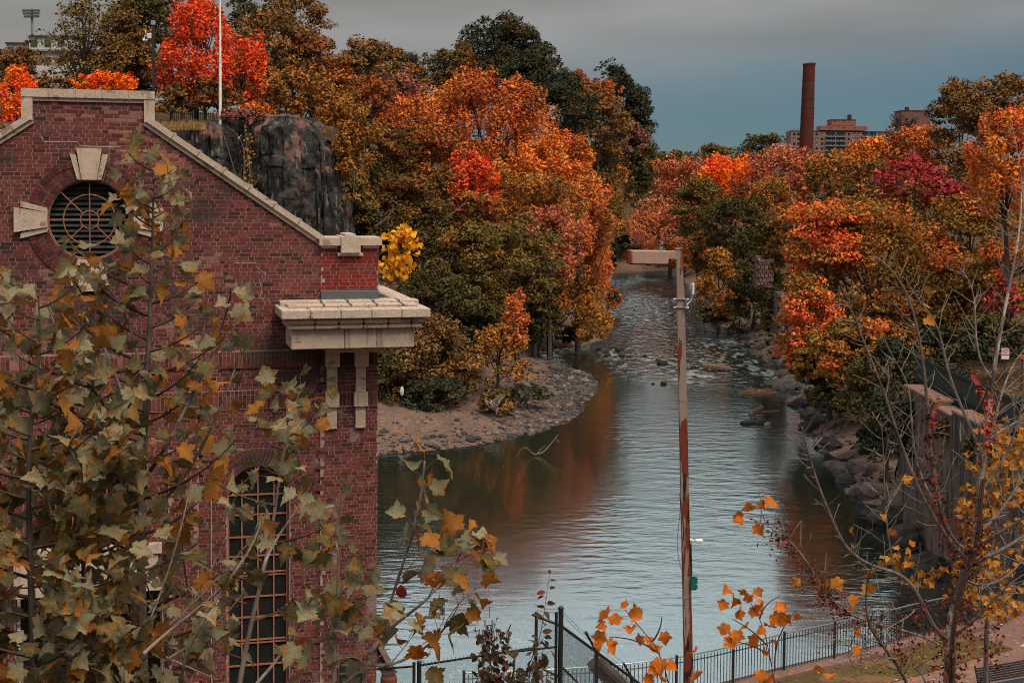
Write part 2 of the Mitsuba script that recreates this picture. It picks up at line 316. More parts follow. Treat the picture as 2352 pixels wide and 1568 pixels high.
holes = unary_union([Point(UC, ZC).buffer(.70, 24), arch(W1C, W1S, W1R, 1.5), arch(W0C, W0S, W0R, 10.47), sbox(-6.4, 1.5, -3.9, 9.6)])
HOUSE = thing('brick_building', 'red brick powerhouse gable wall with stone copings, round louvred window and tall arched windows', 'building')
put('wall', merge([wprism(gable.difference(holes), -.40, -.009)]), 'mat_mortar', HOUSE)
for zb, o in (((-10.3, 13.58, -1.06, 18.4), .03), ((-1.06, 1.0, 0, 15.9), .05), ((-10.3, 12.81, -1.065, 13.16), .025), ((-3.79, 1.0, -3.25, 12.80), .045)):
    put('wall', wprism(gable.intersection(sbox(*zb)).difference(holes), -.0085, o - .0088), 'mat_mortar', HOUSE)
put('wall', merge([wbox(-.40, -.012, -15.0, -.41, 1.0, 14.5), wbox(2 * UC + .012, 2 * UC + .40, -15, -.41, 1, 14.5)]), 'mat_mortar', HOUSE)
LL = 2 * UC
put('roof', (wl([(.4, -.42, 15.0), (UC, -.42, 17.75), (LL - .4, -.42, 15.0), (.4, -15, 15.0), (UC, -15, 17.75), (LL - .4, -15, 15.0)]), np.array([[0, 1, 4], [0, 4, 3], [1, 2, 5], [1, 5, 4]])), 'mat_rock', HOUSE)

# bricks: Flemish bond, one course 67.7 mm
CO, SL, HL, JT = .0677, .2005, .0965, .0128
rb = rng_of(11)
def zone(u, z):
    """How far the wall face stands out here, and the flavour of the bricks."""
    if u > -1.06: return (.05, 1.0 if z > 14.9 else 0.0)
    if z > 13.58: return (.03, 0.0)
    if 12.81 < z <= 13.16: return (.025, 0.0)
    if -3.79 < u < -3.25 and z < 12.8: return (.045, 0.0)
    return (0.0, 0.0)
rings = unary_union([Point(UC, ZC).buffer(.72, 24), arch(W1C, W1S, W1R + .02, 1.5), arch(W0C, W0S, W0R + .02, 10.47), sbox(-6.42, 1.5, -3.88, 9.62)])
under_ring = unary_union([Point(UC, ZC).buffer(1.03, 24), Point(W1C, W1S).buffer(.88, 24).intersection(sbox(-9, W1S, 9, 99)), Point(W0C, W0S).buffer(1.27, 24).intersection(sbox(-9, W0S, 9, 99))])
def brick_prism(poly, o0, o1):
    p = np.array(poly)[:, :2]; k = len(p); f = np.c_[p[:, 0], np.full(k, o1), p[:, 1]]; b = np.c_[p[:, 0], np.full(k, o0), p[:, 1]]
    V = wl(np.vstack([f, b])); F = [[0, i, i + 1] for i in range(1, k - 1)] + [t for i in range(k) for t in ([i, k + i, (i + 1) % k], [(i + 1) % k, k + i, k + (i + 1) % k])]
    return V, np.array(F)
face_poly = gable.buffer(-.004)
from shapely.prepared import prep
pin, pring, punder, pgab = prep(face_poly), prep(rings), prep(under_ring), prep(gable)
bricks = []
def lay(u0, u1, z0, z1, soldier=False):
    um, zm = (u0 + u1) / 2, (z0 + z1) / 2
    off, fl = zone(um, zm)
    b = sbox(u0, z0, u1, z1)
    if not pin.intersects(b) or pring.contains(b) or punder.contains(b): return
    if not pin.contains(b) or pring.intersects(b):
        g = b.intersection(face_poly).difference(rings)
        g = max(g.geoms, key=lambda q: q.area) if g.geom_type != 'Polygon' else g
        if g.is_empty or g.area < .0008: return
        g = g.convex_hull; c = list(g.exterior.coords)[:-1]
        if g.exterior.is_ccw is False: c = c[::-1]
    else: c = [(u0, z0), (u1, z0), (u1, z1), (u0, z1)]
    nn = meshkit.fbm(np.array([um * 1.1, zm * 1.1, 2.0]), 3, 4); kind = fl
    if fl == 0 and nn > .60 and rb.random() < .35 and zm > 13.6: kind = .5
    bricks.append((brick_prism(c, -.02, off + rb.normal(0, .0012)), (rb.random(), kind), um, zm, u1 - u0))
nz = int((18.36 - 7.2) / CO)
for k in range(nz):
    z0 = 7.2 + k * CO; z1 = z0 + CO - JT
    if 13.60 < (z0 + z1) / 2 < 13.87 or 12.83 < (z0 + z1) / 2 < 13.15:
        continue
    u, s = LL - .05 + (.15 if k % 2 else 0) + rb.uniform(-.02, .02), k % 2
    while u < -.001:
        w = SL if s % 2 == 0 else HL
        if rb.random() < .06: w = SL if w == HL else HL
        lay(u, min(u + w, -.001), z0, z1); u += w + JT; s += 1
for z0, z1 in ((13.60, 13.86), (12.83, 13.15)):
    u = LL
    while u < -.01: lay(u, min(u + .062, -.001), z0, z0 + (z1 - z0) * .74); lay(u, min(u + .062, -.001), z0 + (z1 - z0) * .74 + JT, z1); u += .0725
def ring_bricks(c, zc, rows, a0, a1, off, skip=()):
    for (r0, r1) in rows:
        nb = int(abs(a1 - a0) * (r0 + r1) / 2 / .0735)
        for k in range(nb):
            b0 = a0 + (a1 - a0) * k / nb; b1 = a0 + (a1 - a0) * (k + .86) / nb; m = math.degrees((b0 + b1) / 2) % 360
            if any(abs((m - s + 180) % 360 - 180) < w for s, w in skip): continue
            P = [(c + r * math.cos(t), zc + r * math.sin(t)) for r, t in ((r0, b0), (r1, b0), (r1, b1), (r0, b1))]
            bricks.append((brick_prism(P, -.03, off), (rb.random() * .7, 0), (b0 + b1) / 2, 0, 0))
SK = [(90, 13), (180, 13), (270, 13), (0, 13)]
ring_bricks(UC, ZC, [(.705, .82), (.832, .945)], 0, 2 * math.pi, .045, SK); ring_bricks(UC, ZC, [(.957, 1.06)], 0, 2 * math.pi, .06, SK)
ring_bricks(W1C, W1S, [(W1R + .005, W1R + .108), (W1R + .12, W1R + .222), (W1R + .234, W1R + .335)], 0, math.pi, .02)
ring_bricks(W0C, W0S, [(W0R + .005, W0R + .118), (W0R + .13, W0R + .243), (W0R + .255, W0R + .365)], 0, math.pi, .02)
def ring_bed(c, zc, r0, r1, a0, a1, off, n=40):
    a = np.linspace(a0, a1, n); return wprism(Polygon([(c + r1 * math.cos(t), zc + r1 * math.sin(t)) for t in a] + [(c + r0 * math.cos(t), zc + r0 * math.sin(t)) for t in a[::-1]]), -.35, off)
put('arch_ring', ring_bed(UC, ZC, .702, 1.062, 0, 2 * math.pi - 1e-3, .030, 64), 'mat_mortar', HOUSE)
put('arch_ring', ring_bed(W1C, W1S, W1R + .002, W1R + .34, 0, math.pi, .010), 'mat_mortar', HOUSE)
put('arch_ring', ring_bed(W0C, W0S, W0R + .002, W0R + .37, 0, math.pi, .010), 'mat_mortar', HOUSE)
big = sorted([b for b in bricks if b[4] > .19 and b[2] < -2.5 and b[2] > -6.7 and b[3] > 14.4], key=lambda b: -b[3])
single = set(id(b) for b in big[:170])
pierb = [b for b in bricks if b[2] > -1.06 and b[3] > 14.9 and b[4] > .05][:130]
single |= set(id(b) for b in pierb)
for b in bricks:
    if id(b) in single: put('brick', b[0], 'mat_brick', HOUSE, uv=np.tile(b[1], (len(b[0][0]), 1)))
rest = [b for b in bricks if id(b) not in single]
put('brickwork', merge([b[0] for b in rest]), 'mat_brick', HOUSE, uv=np.vstack([np.tile(b[1], (len(b[0][0]), 1)) for b in rest]), kind='stuff')
# patched mortar: pale stepped repair lines
ra = [(-5.93, 17.72), (-5.86, 17.60), (-5.30, 17.60), (-5.27, 17.53), (-4.60, 17.52), (-4.57, 17.455), (-4.02, 17.45)]
rc = [(-2.62, 15.47), (-2.22, 15.47), (-2.22, 15.40), (-2.06, 15.27), (-2.06, 15.19), (-2.16, 15.10), (-2.12, 14.98), (-2.16, 14.85), (-2.10, 14.80)]
for q in (ra, rc): put('repair_joint', tube([wl((a[0], .031, a[1])) for a in q], .006, 4), 'mat_matte', HOUSE, color=(.46, .44, .44))

# stone copings of the gable: separate blocks with joints
def cope(name, poly, o0, o1): put(name, wprism(poly, o0, o1), 'mat_limestone', HOUSE)
xs = np.linspace(UC - 1.12, UC + 1.12, 6)
for a, b in zip(xs[:-1], xs[1:]):
    cope('coping_block', sbox(a + .004, 18.365, b - .004, 18.51), -.50, .115)
    cope('coping_block', sbox(max(a, UC - .95) + .004, 18.30, min(b, UC + .95) - .004, 18.362), -.40, .07)
for s in (-1, 1):
    cope('coping_block', sbox(*sorted((UC + s * .93, UC + s * 1.115))[:1], 17.96, sorted((UC + s * .93, UC + s * 1.115))[1], 18.36), -.48, .10)
    p0 = np.array([UC + s * .95, 17.985]); p1 = np.array([UC + s * 4.055, 15.865]); L = np.linalg.norm(p1 - p0); dv = (p1 - p0) / L; nv = np.array([-dv[1], dv[0]]) * (1 if s > 0 else -1)
    nbk = 7
    for k in range(nbk):
        a, b = p0 + dv * (L * k / nbk + .005), p0 + dv * (L * (k + 1) / nbk - .005)
        cope('coping_block', Polygon([a - nv * .0, b - nv * .0, b + nv * .105, a + nv * .105]), -.50, .13)
        cope('coping_block', Polygon([a - nv * .075, b - nv * .075, b - nv * .004, a - nv * .004]), -.40, .075)
        if k: cope('coping_joint', Polygon([a - dv * .035 + nv * .10, a + dv * .025 + nv * .10, a + dv * .025 + nv * .125, a - dv * .035 + nv * .125]), -.50, .135)
# keystones of the round window
for ang in (90, 180, 270, 0):
    t = math.radians(ang); R2 = np.array([[math.cos(t), -math.sin(t)], [math.sin(t), math.cos(t)]])
    def kp(pts): return Polygon([tuple(np.array([UC, ZC]) + R2 @ np.array(q)) for q in pts])
    cope('keystone', kp([(.70, -.125), (1.25, -.215), (1.25, .215), (.70, .125)]), -.2, .12)
    for s in (-1, 1): cope('keystone_flank', kp([(.70, s * .132), (1.14, s * .222), (1.15, s * .325), (.70, s * .205)] if s > 0 else [(.70, s * .205), (1.15, s * .325), (1.14, s * .222), (.70, s * .132)]), -.2, .085)
# round window: louvres, frame, glazing bars
RW = newkey('round_window', HOUSE); labels[RW] = {'label': 'round window with black louvres and rusty wheel of glazing bars'}
COPPER = (.36, .135, .085)
scene[RW] = cply(tube([wl((UC + .688 * math.cos(t), -.02, ZC + .688 * math.sin(t))) for t in np.linspace(0, 2 * math.pi, 49)], .017, 6, False), 'mat_matte', color=COPPER)
labels[RW] = {'label': 'round louvred window with a rusty wheel of glazing bars'}
put('dark_interior_sheet', wprism(Point(UC, ZC).buffer(.71, 24), -.36, -.34), 'mat_matte', RW, color=(.10, .10, .10))  # dark grey sheet standing in for the shade of the interior behind the louvres
for k in range(15):
    z = ZC - .66 + k * .095; h = math.sqrt(max(.70 ** 2 - (z - ZC) ** 2, .001))
    c = wl((UC, -.20, z)); ax = np.array([BU, BN * math.cos(.75) - BZ * math.sin(.75), BN * math.sin(.75) + BZ * math.cos(.75)])
    put('louvre', box(c, (2 * h, .11, .014), ax), 'mat_paint', RW, color=(.030, .036, .040))
for r in (.155, .44):
    put('glazing_ring', tube([wl((UC + r * math.cos(t), -.02, ZC + r * math.sin(t))) for t in np.linspace(0, 2 * math.pi, 41)], .012, 5, False), 'mat_matte', RW, color=COPPER)
for k in range(8):
    t = k * math.pi / 4; r0 = 0 if k % 2 == 0 else .155
    put('glazing_bar', rod(wl((UC + r0 * math.cos(t), -.02, ZC + r0 * math.sin(t))), wl((UC + .69 * math.cos(t), -.02, ZC + .69 * math.sin(t))), .012, 5), 'mat_matte', RW, color=COPPER)
# arched windows
def arched_window(c, s, r, bottom, vs, hs, label):
    k = newkey('arched_window', HOUSE)
    scene[k] = mikit.ply(wprism(arch(c, s, r + .01, bottom), -.235, -.215), 'mat_glass_dark'); labels[k] = {'label': label}
    a = np.linspace(0, math.pi, 25)
    put('frame', tube([wl((c - r + .02, -.18, bottom))] + [wl((c - (r - .02) * math.cos(t), -.18, s + (r - .02) * math.sin(t))) for t in a] + [wl((c + r - .02, -.18, bottom))], .024, 5), 'mat_matte', k, color=COPPER)
    for x in vs:
        top = s + math.sqrt(max(r * r - (x - c) ** 2, 0)) * (.62 if abs(x - c) > .1 else 1)
        put('glazing_bar', wbox(x - .013, x + .013, -.20, -.165, bottom, top), 'mat_matte', k, color=COPPER)
    for z in hs:
        w = r if z <= s else math.sqrt(max(r * r - (z - s) ** 2, 0))
        for dz in ((0,) if abs(z - 9.72) > .02 and abs(z - 8.46) > .02 else (-.025, .03)):
            put('glazing_bar', wbox(c - w, c + w, -.205, -.17, z + dz - .012, z + dz + .012), 'mat_matte', k, color=COPPER)
    put('glazing_bar', tube([wl((c + r * .62 * math.cos(t), -.18, s + r * .62 * math.sin(t))) for t in np.linspace(0, math.pi, 17)], .012, 4), 'mat_matte', k, color=COPPER)
arched_window(W1C, W1S, W1R, 1.6, [W1C - .29, W1C, W1C + .29], [11.2, 10.83, 10.42, 10.06, 9.72, 9.3, 8.92, 8.46, 8.02, 7.6, 7.2, 6.8, 6.4], 'tall arched window with coppery glazing bars beside the corner pier')
arched_window(W0C, W0S, W0R, 10.47, [W0C - .58, W0C - .29, W0C, W0C + .29, W0C + .58], [11.02, 10.75], 'wide arched window mostly behind leaves, above the pale sill')
cope('window_sill', sbox(-6.42, 10.30, -3.90, 10.466), -.3, .16)
for a in (-6.42, -5.60, -4.78):
    cope('parapet_block', sbox(a + .004, 9.82, a + .816, 10.295), -.05, .10)
cope('lintel', sbox(-6.42, 9.62, -3.90, 9.78), -.3, .12)
put('doorway', wbox(-6.38, -3.92, -.9, -.85, 1.5, 9.6), 'mat_glass_dark', HOUSE)
for x in (-6.0, -5.4, -4.8, -4.3): put('doorway_bar', wbox(x - .015, x + .015, -.84, -.80, 1.6, 9.58), 'mat_matte', HOUSE, color=(.03, .05, .05))
for z in (8.9, 8.5, 8.1, 7.7): put('doorway_bar', wbox(-6.36, -3.94, -.84, -.805, z - .012, z + .012), 'mat_matte', HOUSE, color=(.03, .05, .05))
cope('stone_plaque', sbox(-3.565, 13.06, -3.462, 13.26), -.02, .05)
put('conduit', rod(wl((-3.03, .03, 2)), wl((-3.03, .03, 11.3)), .012, 5), 'mat_matte', HOUSE, color=(.42, .32, .30))
put('drain_pipe', rod(wl((-3.80, .05, 2)), wl((-3.80, .05, 10.9)), .030, 6), 'mat_paint', HOUSE, color=(.03, .032, .034))
sc = newkey('wall_light', HOUSE); labels[sc] = {'label': 'small pale wall light beside the tall arched window'}
scene[sc] = cply(wbox(-2.99, -2.85, -.01, .05, 9.08, 9.40, .01), 'mat_paint', color=(.12, .07, .06))
for k in range(5): put('slat', wbox(-2.975, -2.865, .05, .075, 9.10 + k * .057, 9.135 + k * .057), 'mat_paint', sc, color=(.60, .42, .38))
# arched notice by the corner, lower right
pk = newkey('arched_plaque', HOUSE); labels[pk] = {'label': 'black arched plaque with a dim picture at the corner pier'}
scene[pk] = cply(wprism(arch(-.49, 7.88, .235, 6.6), .03, .085), 'mat_paint', color=(.015, .017, .018))
put('rim', tube([wl((-.725, .09, 6.7))] + [wl((-.49 - .235 * math.cos(t), .09, 7.88 + .235 * math.sin(t))) for t in np.linspace(0, math.pi, 19)] + [wl((-.255, .09, 6.7))], .010, 5), 'mat_paint', pk, color=(.10, .07, .06))
put('band', wbox(-.71, -.27, .08, .094, 7.80, 7.83), 'mat_paint', pk, color=(.08, .09, .10))
put('picture', wbox(-.66, -.32, .08, .092, 7.20, 7.72), 'mat_matte', pk, color=(.055, .042, .036))

# cornice: slab, ogee, frieze, corbel, brackets; it turns the corner and runs back as the eaves
def ledge(name, u0, u1, o1, z0, z1, back=9.0, joints=(), ch=.012):
    c = list(joints); e = [u0] + c + [u1]
    for a, b in zip(e[:-1], e[1:]):
        put(name, wbox(a + .004, b - .004, .03, o1, z0, z1, ch), 'mat_limestone', HOUSE)
    if u1 > .05: put(name, wbox(.004, u1 - .004, -back, .026, z0, z1, ch), 'mat_limestone', HOUSE)
# (along-wall measures are those of the face, which stands about 1.2 m out)
ledge('cornice_slab', -1.90, .74, 1.28, 14.56, 14.72, joints=(-1.40, -.86, -.32, .22))
ledge('cornice_ogee', -1.80, .66, 1.18, 14.45, 14.555, joints=(-1.3, -.88, -.44, 0, .42), ch=.03)
ledge('cornice_ogee', -1.76, .62, 1.13, 14.36, 14.445, joints=(-1.3, -.88, -.44, 0, .42), ch=.02)
ledge('cornice_frieze', -1.70, .50, 1.00, 14.00, 14.355, joints=(-.76, -.18))
ledge('cornice_corbel', -1.05, -.02, .62, 13.88, 13.996, ch=.02)
for k, (o0, o1) in enumerate(((.06, .42), (.42, .82))):
    ed = [-1.84 + .09 * k, -1.1, -.62, -.15, .32, .70 - .1 * k]
    for a, b in zip(ed[:-1], ed[1:]): put('cornice_tile', wbox(a + .006, b - .006, o0, o1, 14.722, 14.80 - .035 * k, .008), 'mat_limestone', HOUSE)
    for a in ed[1:-1]: put('lead_joint', wbox(a - .022, a + .022, o0 - .01, o1 + .008, 14.79 - .035 * k, 14.808 - .035 * k), 'mat_matte', HOUSE, color=(.16, .17, .185))
for k in range(9): put('cornice_tile', wbox(.05, .72, -1.0 * k - .97, -1.0 * k + .02, 14.722, 14.765, .01), 'mat_limestone', HOUSE)
for uc in (-.86, -.33):
    cope('bracket_head', sbox(uc - .125, 13.57, uc + .125, 13.875), .0, .26); cope('bracket_shaft', sbox(uc - .092, 13.09, uc + .092, 13.566), .0, .16)
    cope('bracket_block', sbox(uc - .125, 12.83, uc + .125, 13.086), .0, .20); cope('bracket_foot', sbox(uc - .092, 12.42, uc + .092, 12.826), .0, .13)
# upper pier: flashing, cap with stepped drop
put('flashing', wbox(-1.06, .008, -.62, .085, 14.77, 14.955, .006), 'mat_metal', HOUSE, color=(.17, .19, .215))
put('pier_core', wbox(-1.045, -.004, -.60, .040, 14.9, 15.80), 'mat_mortar', HOUSE)
for a, b in ((-1.10, -.71), (-.35, .05)): cope('pier_cap', sbox(a, 15.79, b, 15.935), -.62, .16)
cope('pier_cap', sbox(-.706, 15.66, -.354, 15.952), -.60, .20); cope('pier_cap', sbox(-.62, 15.955, -.44, 16.0), -.60, .12)
cope('pier_cap', sbox(-1.06, 15.74, -.765, 15.786), -.5, .10); cope('pier_cap', sbox(-.295, 15.74, .01, 15.786), -.5, .10)
cope('pier_cap', sbox(-.76, 15.60, -.30, 15.656), -.2, .12)

# ------------------------------------------------------------------ trees of the valley
PAL = {  # leaf colours of the kinds of trees: (colour, weight)
 'orange': [((.54, .145, .040), 4), ((.60, .20, .055), 2), ((.44, .10, .04), 2), ((.30, .12, .04), 1.2)],
 'salmon': [((.52, .165, .085), 4), ((.46, .125, .06), 2), ((.38, .16, .07), 1.5)],
 'bright': [((.70, .20, .035), 3), ((.68, .26, .05), 2), ((.62, .13, .04), 2), ((.36, .13, .04), .8)],
 'flame': [((.90, .20, .02), 4), ((.85, .10, .03), 2)],
 'red': [((.76, .095, .035), 5), ((.82, .17, .05), 2), ((.45, .06, .04), 1.5), ((.28, .10, .03), .8)],
 'rust': [((.34, .105, .035), 3), ((.24, .085, .03), 2), ((.45, .14, .04), 1.2), ((.15, .09, .03), 1.5)],
 'rustgreen': [((.12, .080, .028), 3), ((.25, .095, .03), 1.6), ((.075, .055, .022), 2), ((.36, .12, .04), .7)],
 'amber': [((.36, .145, .036), 3), ((.27, .12, .034), 2), ((.44, .19, .05), 1.3), ((.17, .11, .03), 1)],
 'olive': [((.150, .105, .032), 3), ((.105, .080, .028), 3), ((.24, .14, .04), 1.4), ((.30, .13, .035), .5)],
 'dkolive': [((.080, .064, .026), 4), ((.055, .050, .024), 3), ((.15, .095, .03), 1)],
 'dkgreen': [((.040, .045, .028), 5), ((.055, .055, .030), 3), ((.085, .060, .028), 1)],
 'brown': [((.20, .105, .040), 4), ((.14, .080, .032), 3), ((.28, .14, .05), 1.5)],
 'crimson': [((.42, .050, .055), 4), ((.30, .045, .045), 3), ((.50, .10, .08), 1), ((.14, .07, .03), 1)],
 'mauve': [((.26, .10, .085), 4), ((.18, .075, .060), 3), ((.33, .15, .10), 1)],
 'yellow': [((.70, .30, .045), 4), ((.72, .37, .07), 2)],
 'maplemix': [((.19, .112, .030), 3.6), ((.29, .145, .034), 2.8), ((.42, .165, .038), 1.8), ((.60, .13, .04), 1.1)],
 'maplefire': [((.72, .14, .05), 3.4), ((.60, .17, .04), 2.0), ((.34, .15, .035), 2.4), ((.19, .11, .03), 2.4)],
}
def leaf_quads(rng, C, N, size, col):
    """Small diamond-shaped leaves at C facing N."""
    k = len(C); N = N / (np.linalg.norm(N, axis=1, keepdims=True) + 1e-9)
    a = np.cross(N, rng.normal(size=(k, 3))); a /= np.linalg.norm(a, axis=1, keepdims=True) + 1e-9; b = np.cross(N, a)
    s = (size * np.exp(rng.normal(0, .34, k)))[:, None]
    V = np.stack([C - a * s, C + b * s * .62 - a * s * .1, C + a * s, C - b * s * .62 - a * s * .1], 1).reshape(-1, 3)
    o = np.arange(k)[:, None] * 4
    F = np.vstack([o + [0, 1, 2], o + [0, 2, 3]])
    return V, F, np.repeat(col, 4, axis=0)
def crown_leaves(rng, c, r, n, size, pal, clumps=None, gap=.0, patch=1.0, upright=None):
    upright = pal in ('orange', 'salmon', 'bright', 'red', 'flame', 'yellow', 'amber') if upright is None else upright
    c = np.asarray(c, float); r = np.asarray(r, float); R = float(np.cbrt(np.prod(r)))
    m = int((clumps or int(26 + 5 * R)) * 1.9)
    d = rng.normal(size=(m, 3)); d /= np.linalg.norm(d, axis=1, keepdims=True); d[:, 2] = np.where(d[:, 2] < -.72, -d[:, 2], d[:, 2])
    lump = .72 + .5 * (meshkit.noise(d * 1.7 + rng.uniform(0, 50), 1))
    rad = lump * np.cbrt(rng.uniform(.16, 1.0, m))
    P = c + d * r * rad[:, None] * .96
    cr = R * rng.uniform(.12, .27, m) * (1.0 if m < 150 else .85)
    w = cr ** 2; w /= w.sum(); which = rng.choice(m, n, p=w)
    e = rng.normal(size=(n, 3)); e /= np.linalg.norm(e, axis=1, keepdims=True)
    sh = rng.uniform(.35, 1.05, n) ** .6
    off = e * (cr[which] * sh)[:, None] * (np.array([.85, .85, 1.25]) if upright else np.array([1.2, 1.2, .66]))
    if upright: off[:, :2] += (P[which] - c)[:, :2] * (off[:, 2:] / R) * .35
    droop = (0 if upright else -.25) * (off[:, 0] ** 2 + off[:, 1] ** 2) / cr[which]
    Q = P[which] + off; Q[:, 2] += droop
    N = e * .8 + rng.normal(size=(n, 3)) * .75 + np.array([0, 0, .75])
    cols = np.array([q[0] for q in PAL[pal]]); pw = np.array([q[1] for q in PAL[pal]], float)
    g = meshkit.fbm((P - c) / R * 1.4 + rng.uniform(0, 90), 2, 2)                      # neighbouring boughs turn together
    order = np.argsort(np.argsort(g)) / m + rng.normal(size=m) * .10 * patch
    cum = np.cumsum(pw / pw.sum()); ci = np.clip(np.searchsorted(cum, np.clip(order, 0, .999)), 0, len(cols) - 1)
    mixin = rng.random(n) < .25
    li = np.where(mixin, rng.choice(len(cols), n, p=pw / pw.sum()), ci[which])
    col = cols[li] * rng.uniform(.72, 1.28, (n, 1)) * (1 + rng.normal(size=(n, 3)) * .05)
    return leaf_quads(rng, Q, N, size, np.clip(col, .005, .93)), P
def limbs(rng, base, c, P, r0, k=9):
    """Trunk from base into the crown, limbs to its boughs."""
    base = np.asarray(base, float); c = np.asarray(c, float); out = []
    fork = base + (c - base) * .75 + np.r_[rng.normal(size=2) * .15, 0]
    mid = (base + fork) / 2 + np.r_[rng.normal(size=2) * r0 * .8, 0]
    tp = bend([base - [0, 0, .5], mid, fork], 8)
    out.append(tube(tp, np.linspace(r0 * 1.15, r0 * .62, 8), 6))
    up_ = c - fork; up_ = up_ / (np.linalg.norm(up_) + 1e-9) * min(.9 * np.linalg.norm(up_), .75 * (P[:, 2].max() - c[2])); top = c + up_; out.append(tube(bend([fork, (fork + top) / 2 + rng.normal(size=3) * r0, top], 5), np.linspace(r0 * .6, r0 * .12, 5), 5))
    sel = rng.choice(len(P), min(k, len(P)), replace=False)
    for i in sel:
        s = tp[rng.integers(4, 8)] if rng.random() < .6 else fork + (top - fork) * rng.uniform(0, .5)
        q = P[i]; m = (s + q) / 2 + np.array([0, 0, -.06 * np.linalg.norm(q - s)]) + rng.normal(size=3) * .1
        out.append(tube(bend([s, m, q], 5), np.linspace(r0 * .38, r0 * .07, 5), 4))
    return merge(out)
def bare_tree(rng, base, height, spread, r0, levels=4, lean=(0, 0), rmin=.035):
    out = []
    def go(p, d, L, r, lv):
        k = 5; P = [p]; q = p.copy(); dd = d.copy()
        for _ in range(k):
            dd = dd + rng.normal(size=3) * .10 + np.array([0, 0, .03]); dd /= np.linalg.norm(dd); q = q + dd * L / k; P.append(q)
        out.append(tube(P, np.maximum(np.linspace(r, r * .5, k + 1), rmin), 5 if lv < 2 else 3, False))
        if lv < levels:
            for _ in range(rng.integers(3, 6)):
                j = rng.integers(1, k + 1); a = rng.uniform(0, 2 * math.pi); s = spread * rng.uniform(.6, 1.2)
                nd = dd + s * np.array([math.cos(a), math.sin(a), rng.uniform(-.1, .35)]); nd /= np.linalg.norm(nd)
                go(np.array(P[j]), nd, L * rng.uniform(.62, .9), r * .55, lv + 1)
    go(np.asarray(base, float), np.array([lean[0], lean[1], 1.0]) / np.linalg.norm([lean[0], lean[1], 1.0]), height * .34, r0, 0)
    return merge(out)
BARKC = (.085, .068, .058)
def tree(name, x, y, w, h, d, pal, label, group=None, seed=None, dens=1.0, size=None, trunk=None, cat='tree', nlimb=9, clumps=None, patch=1.0, barkc=BARKC, ground=None, upright=None):
    """A tree whose crown, d metres off, spans w x h (half sizes) round (x, y) of the survey picture; it stands on the terrain below."""
    sd = seed if seed is not None else int(x * 7 + y * 13) % 99991
    rng = rng_of(sd); c = spot(x, y, d); px = d / FOCAL
    r = np.array([w * px * 1.3, max(w, h * .8) * px * 1.1, h * px * 1.3])
    base = np.array([c[0] if trunk is None else spot(trunk, y, d)[0], c[1], 0.0]); base[2] = float(ground_height(base[0], base[1])) if ground is None else ground
    if base[2] > c[2] - r[2] * .35: base[2] = c[2] - r[2] * 1.0
    t = thing(name, label, cat, group)
    sz = size or .00062 * d + .042
    area = 4 * math.pi * ((r[0] * r[2]) ** 1.6 + (r[1] * r[2]) ** 1.6 + (r[0] * r[1]) ** 1.6) ** (1 / 1.6) / 3 ** (1 / 1.6)
    n = int(np.clip(dens * area * 1.06 / (sz * sz * 1.24), 500, 24000))
    (V, F, col), P = crown_leaves(rng, c, r, n, sz, pal, clumps, patch=patch, upright=upright)
    put('crown', (V, F), 'mat_foliage', t, color=col)
    put('trunk', limbs(rng, base, c, P, max(.05, .028 * (r[2] + r[0])), nlimb), 'mat_bark', t, color=barkc)
    return t
def leafless(name, x, y0, y1, d, label, spread=.55, r0=.09, levels=4, seed=1, color=(.10, .085, .078), group=None, lean=(0, 0), cat='bare tree'):
    b = spot(x, y0, d); top = spot(x, y1, d)
    t = thing(name, label, cat, group)
    put('branches', bare_tree(rng_of(seed), b, (top - b)[2] * 1.05, spread, r0, levels, lean), 'mat_bark', t, color=color)
    return t
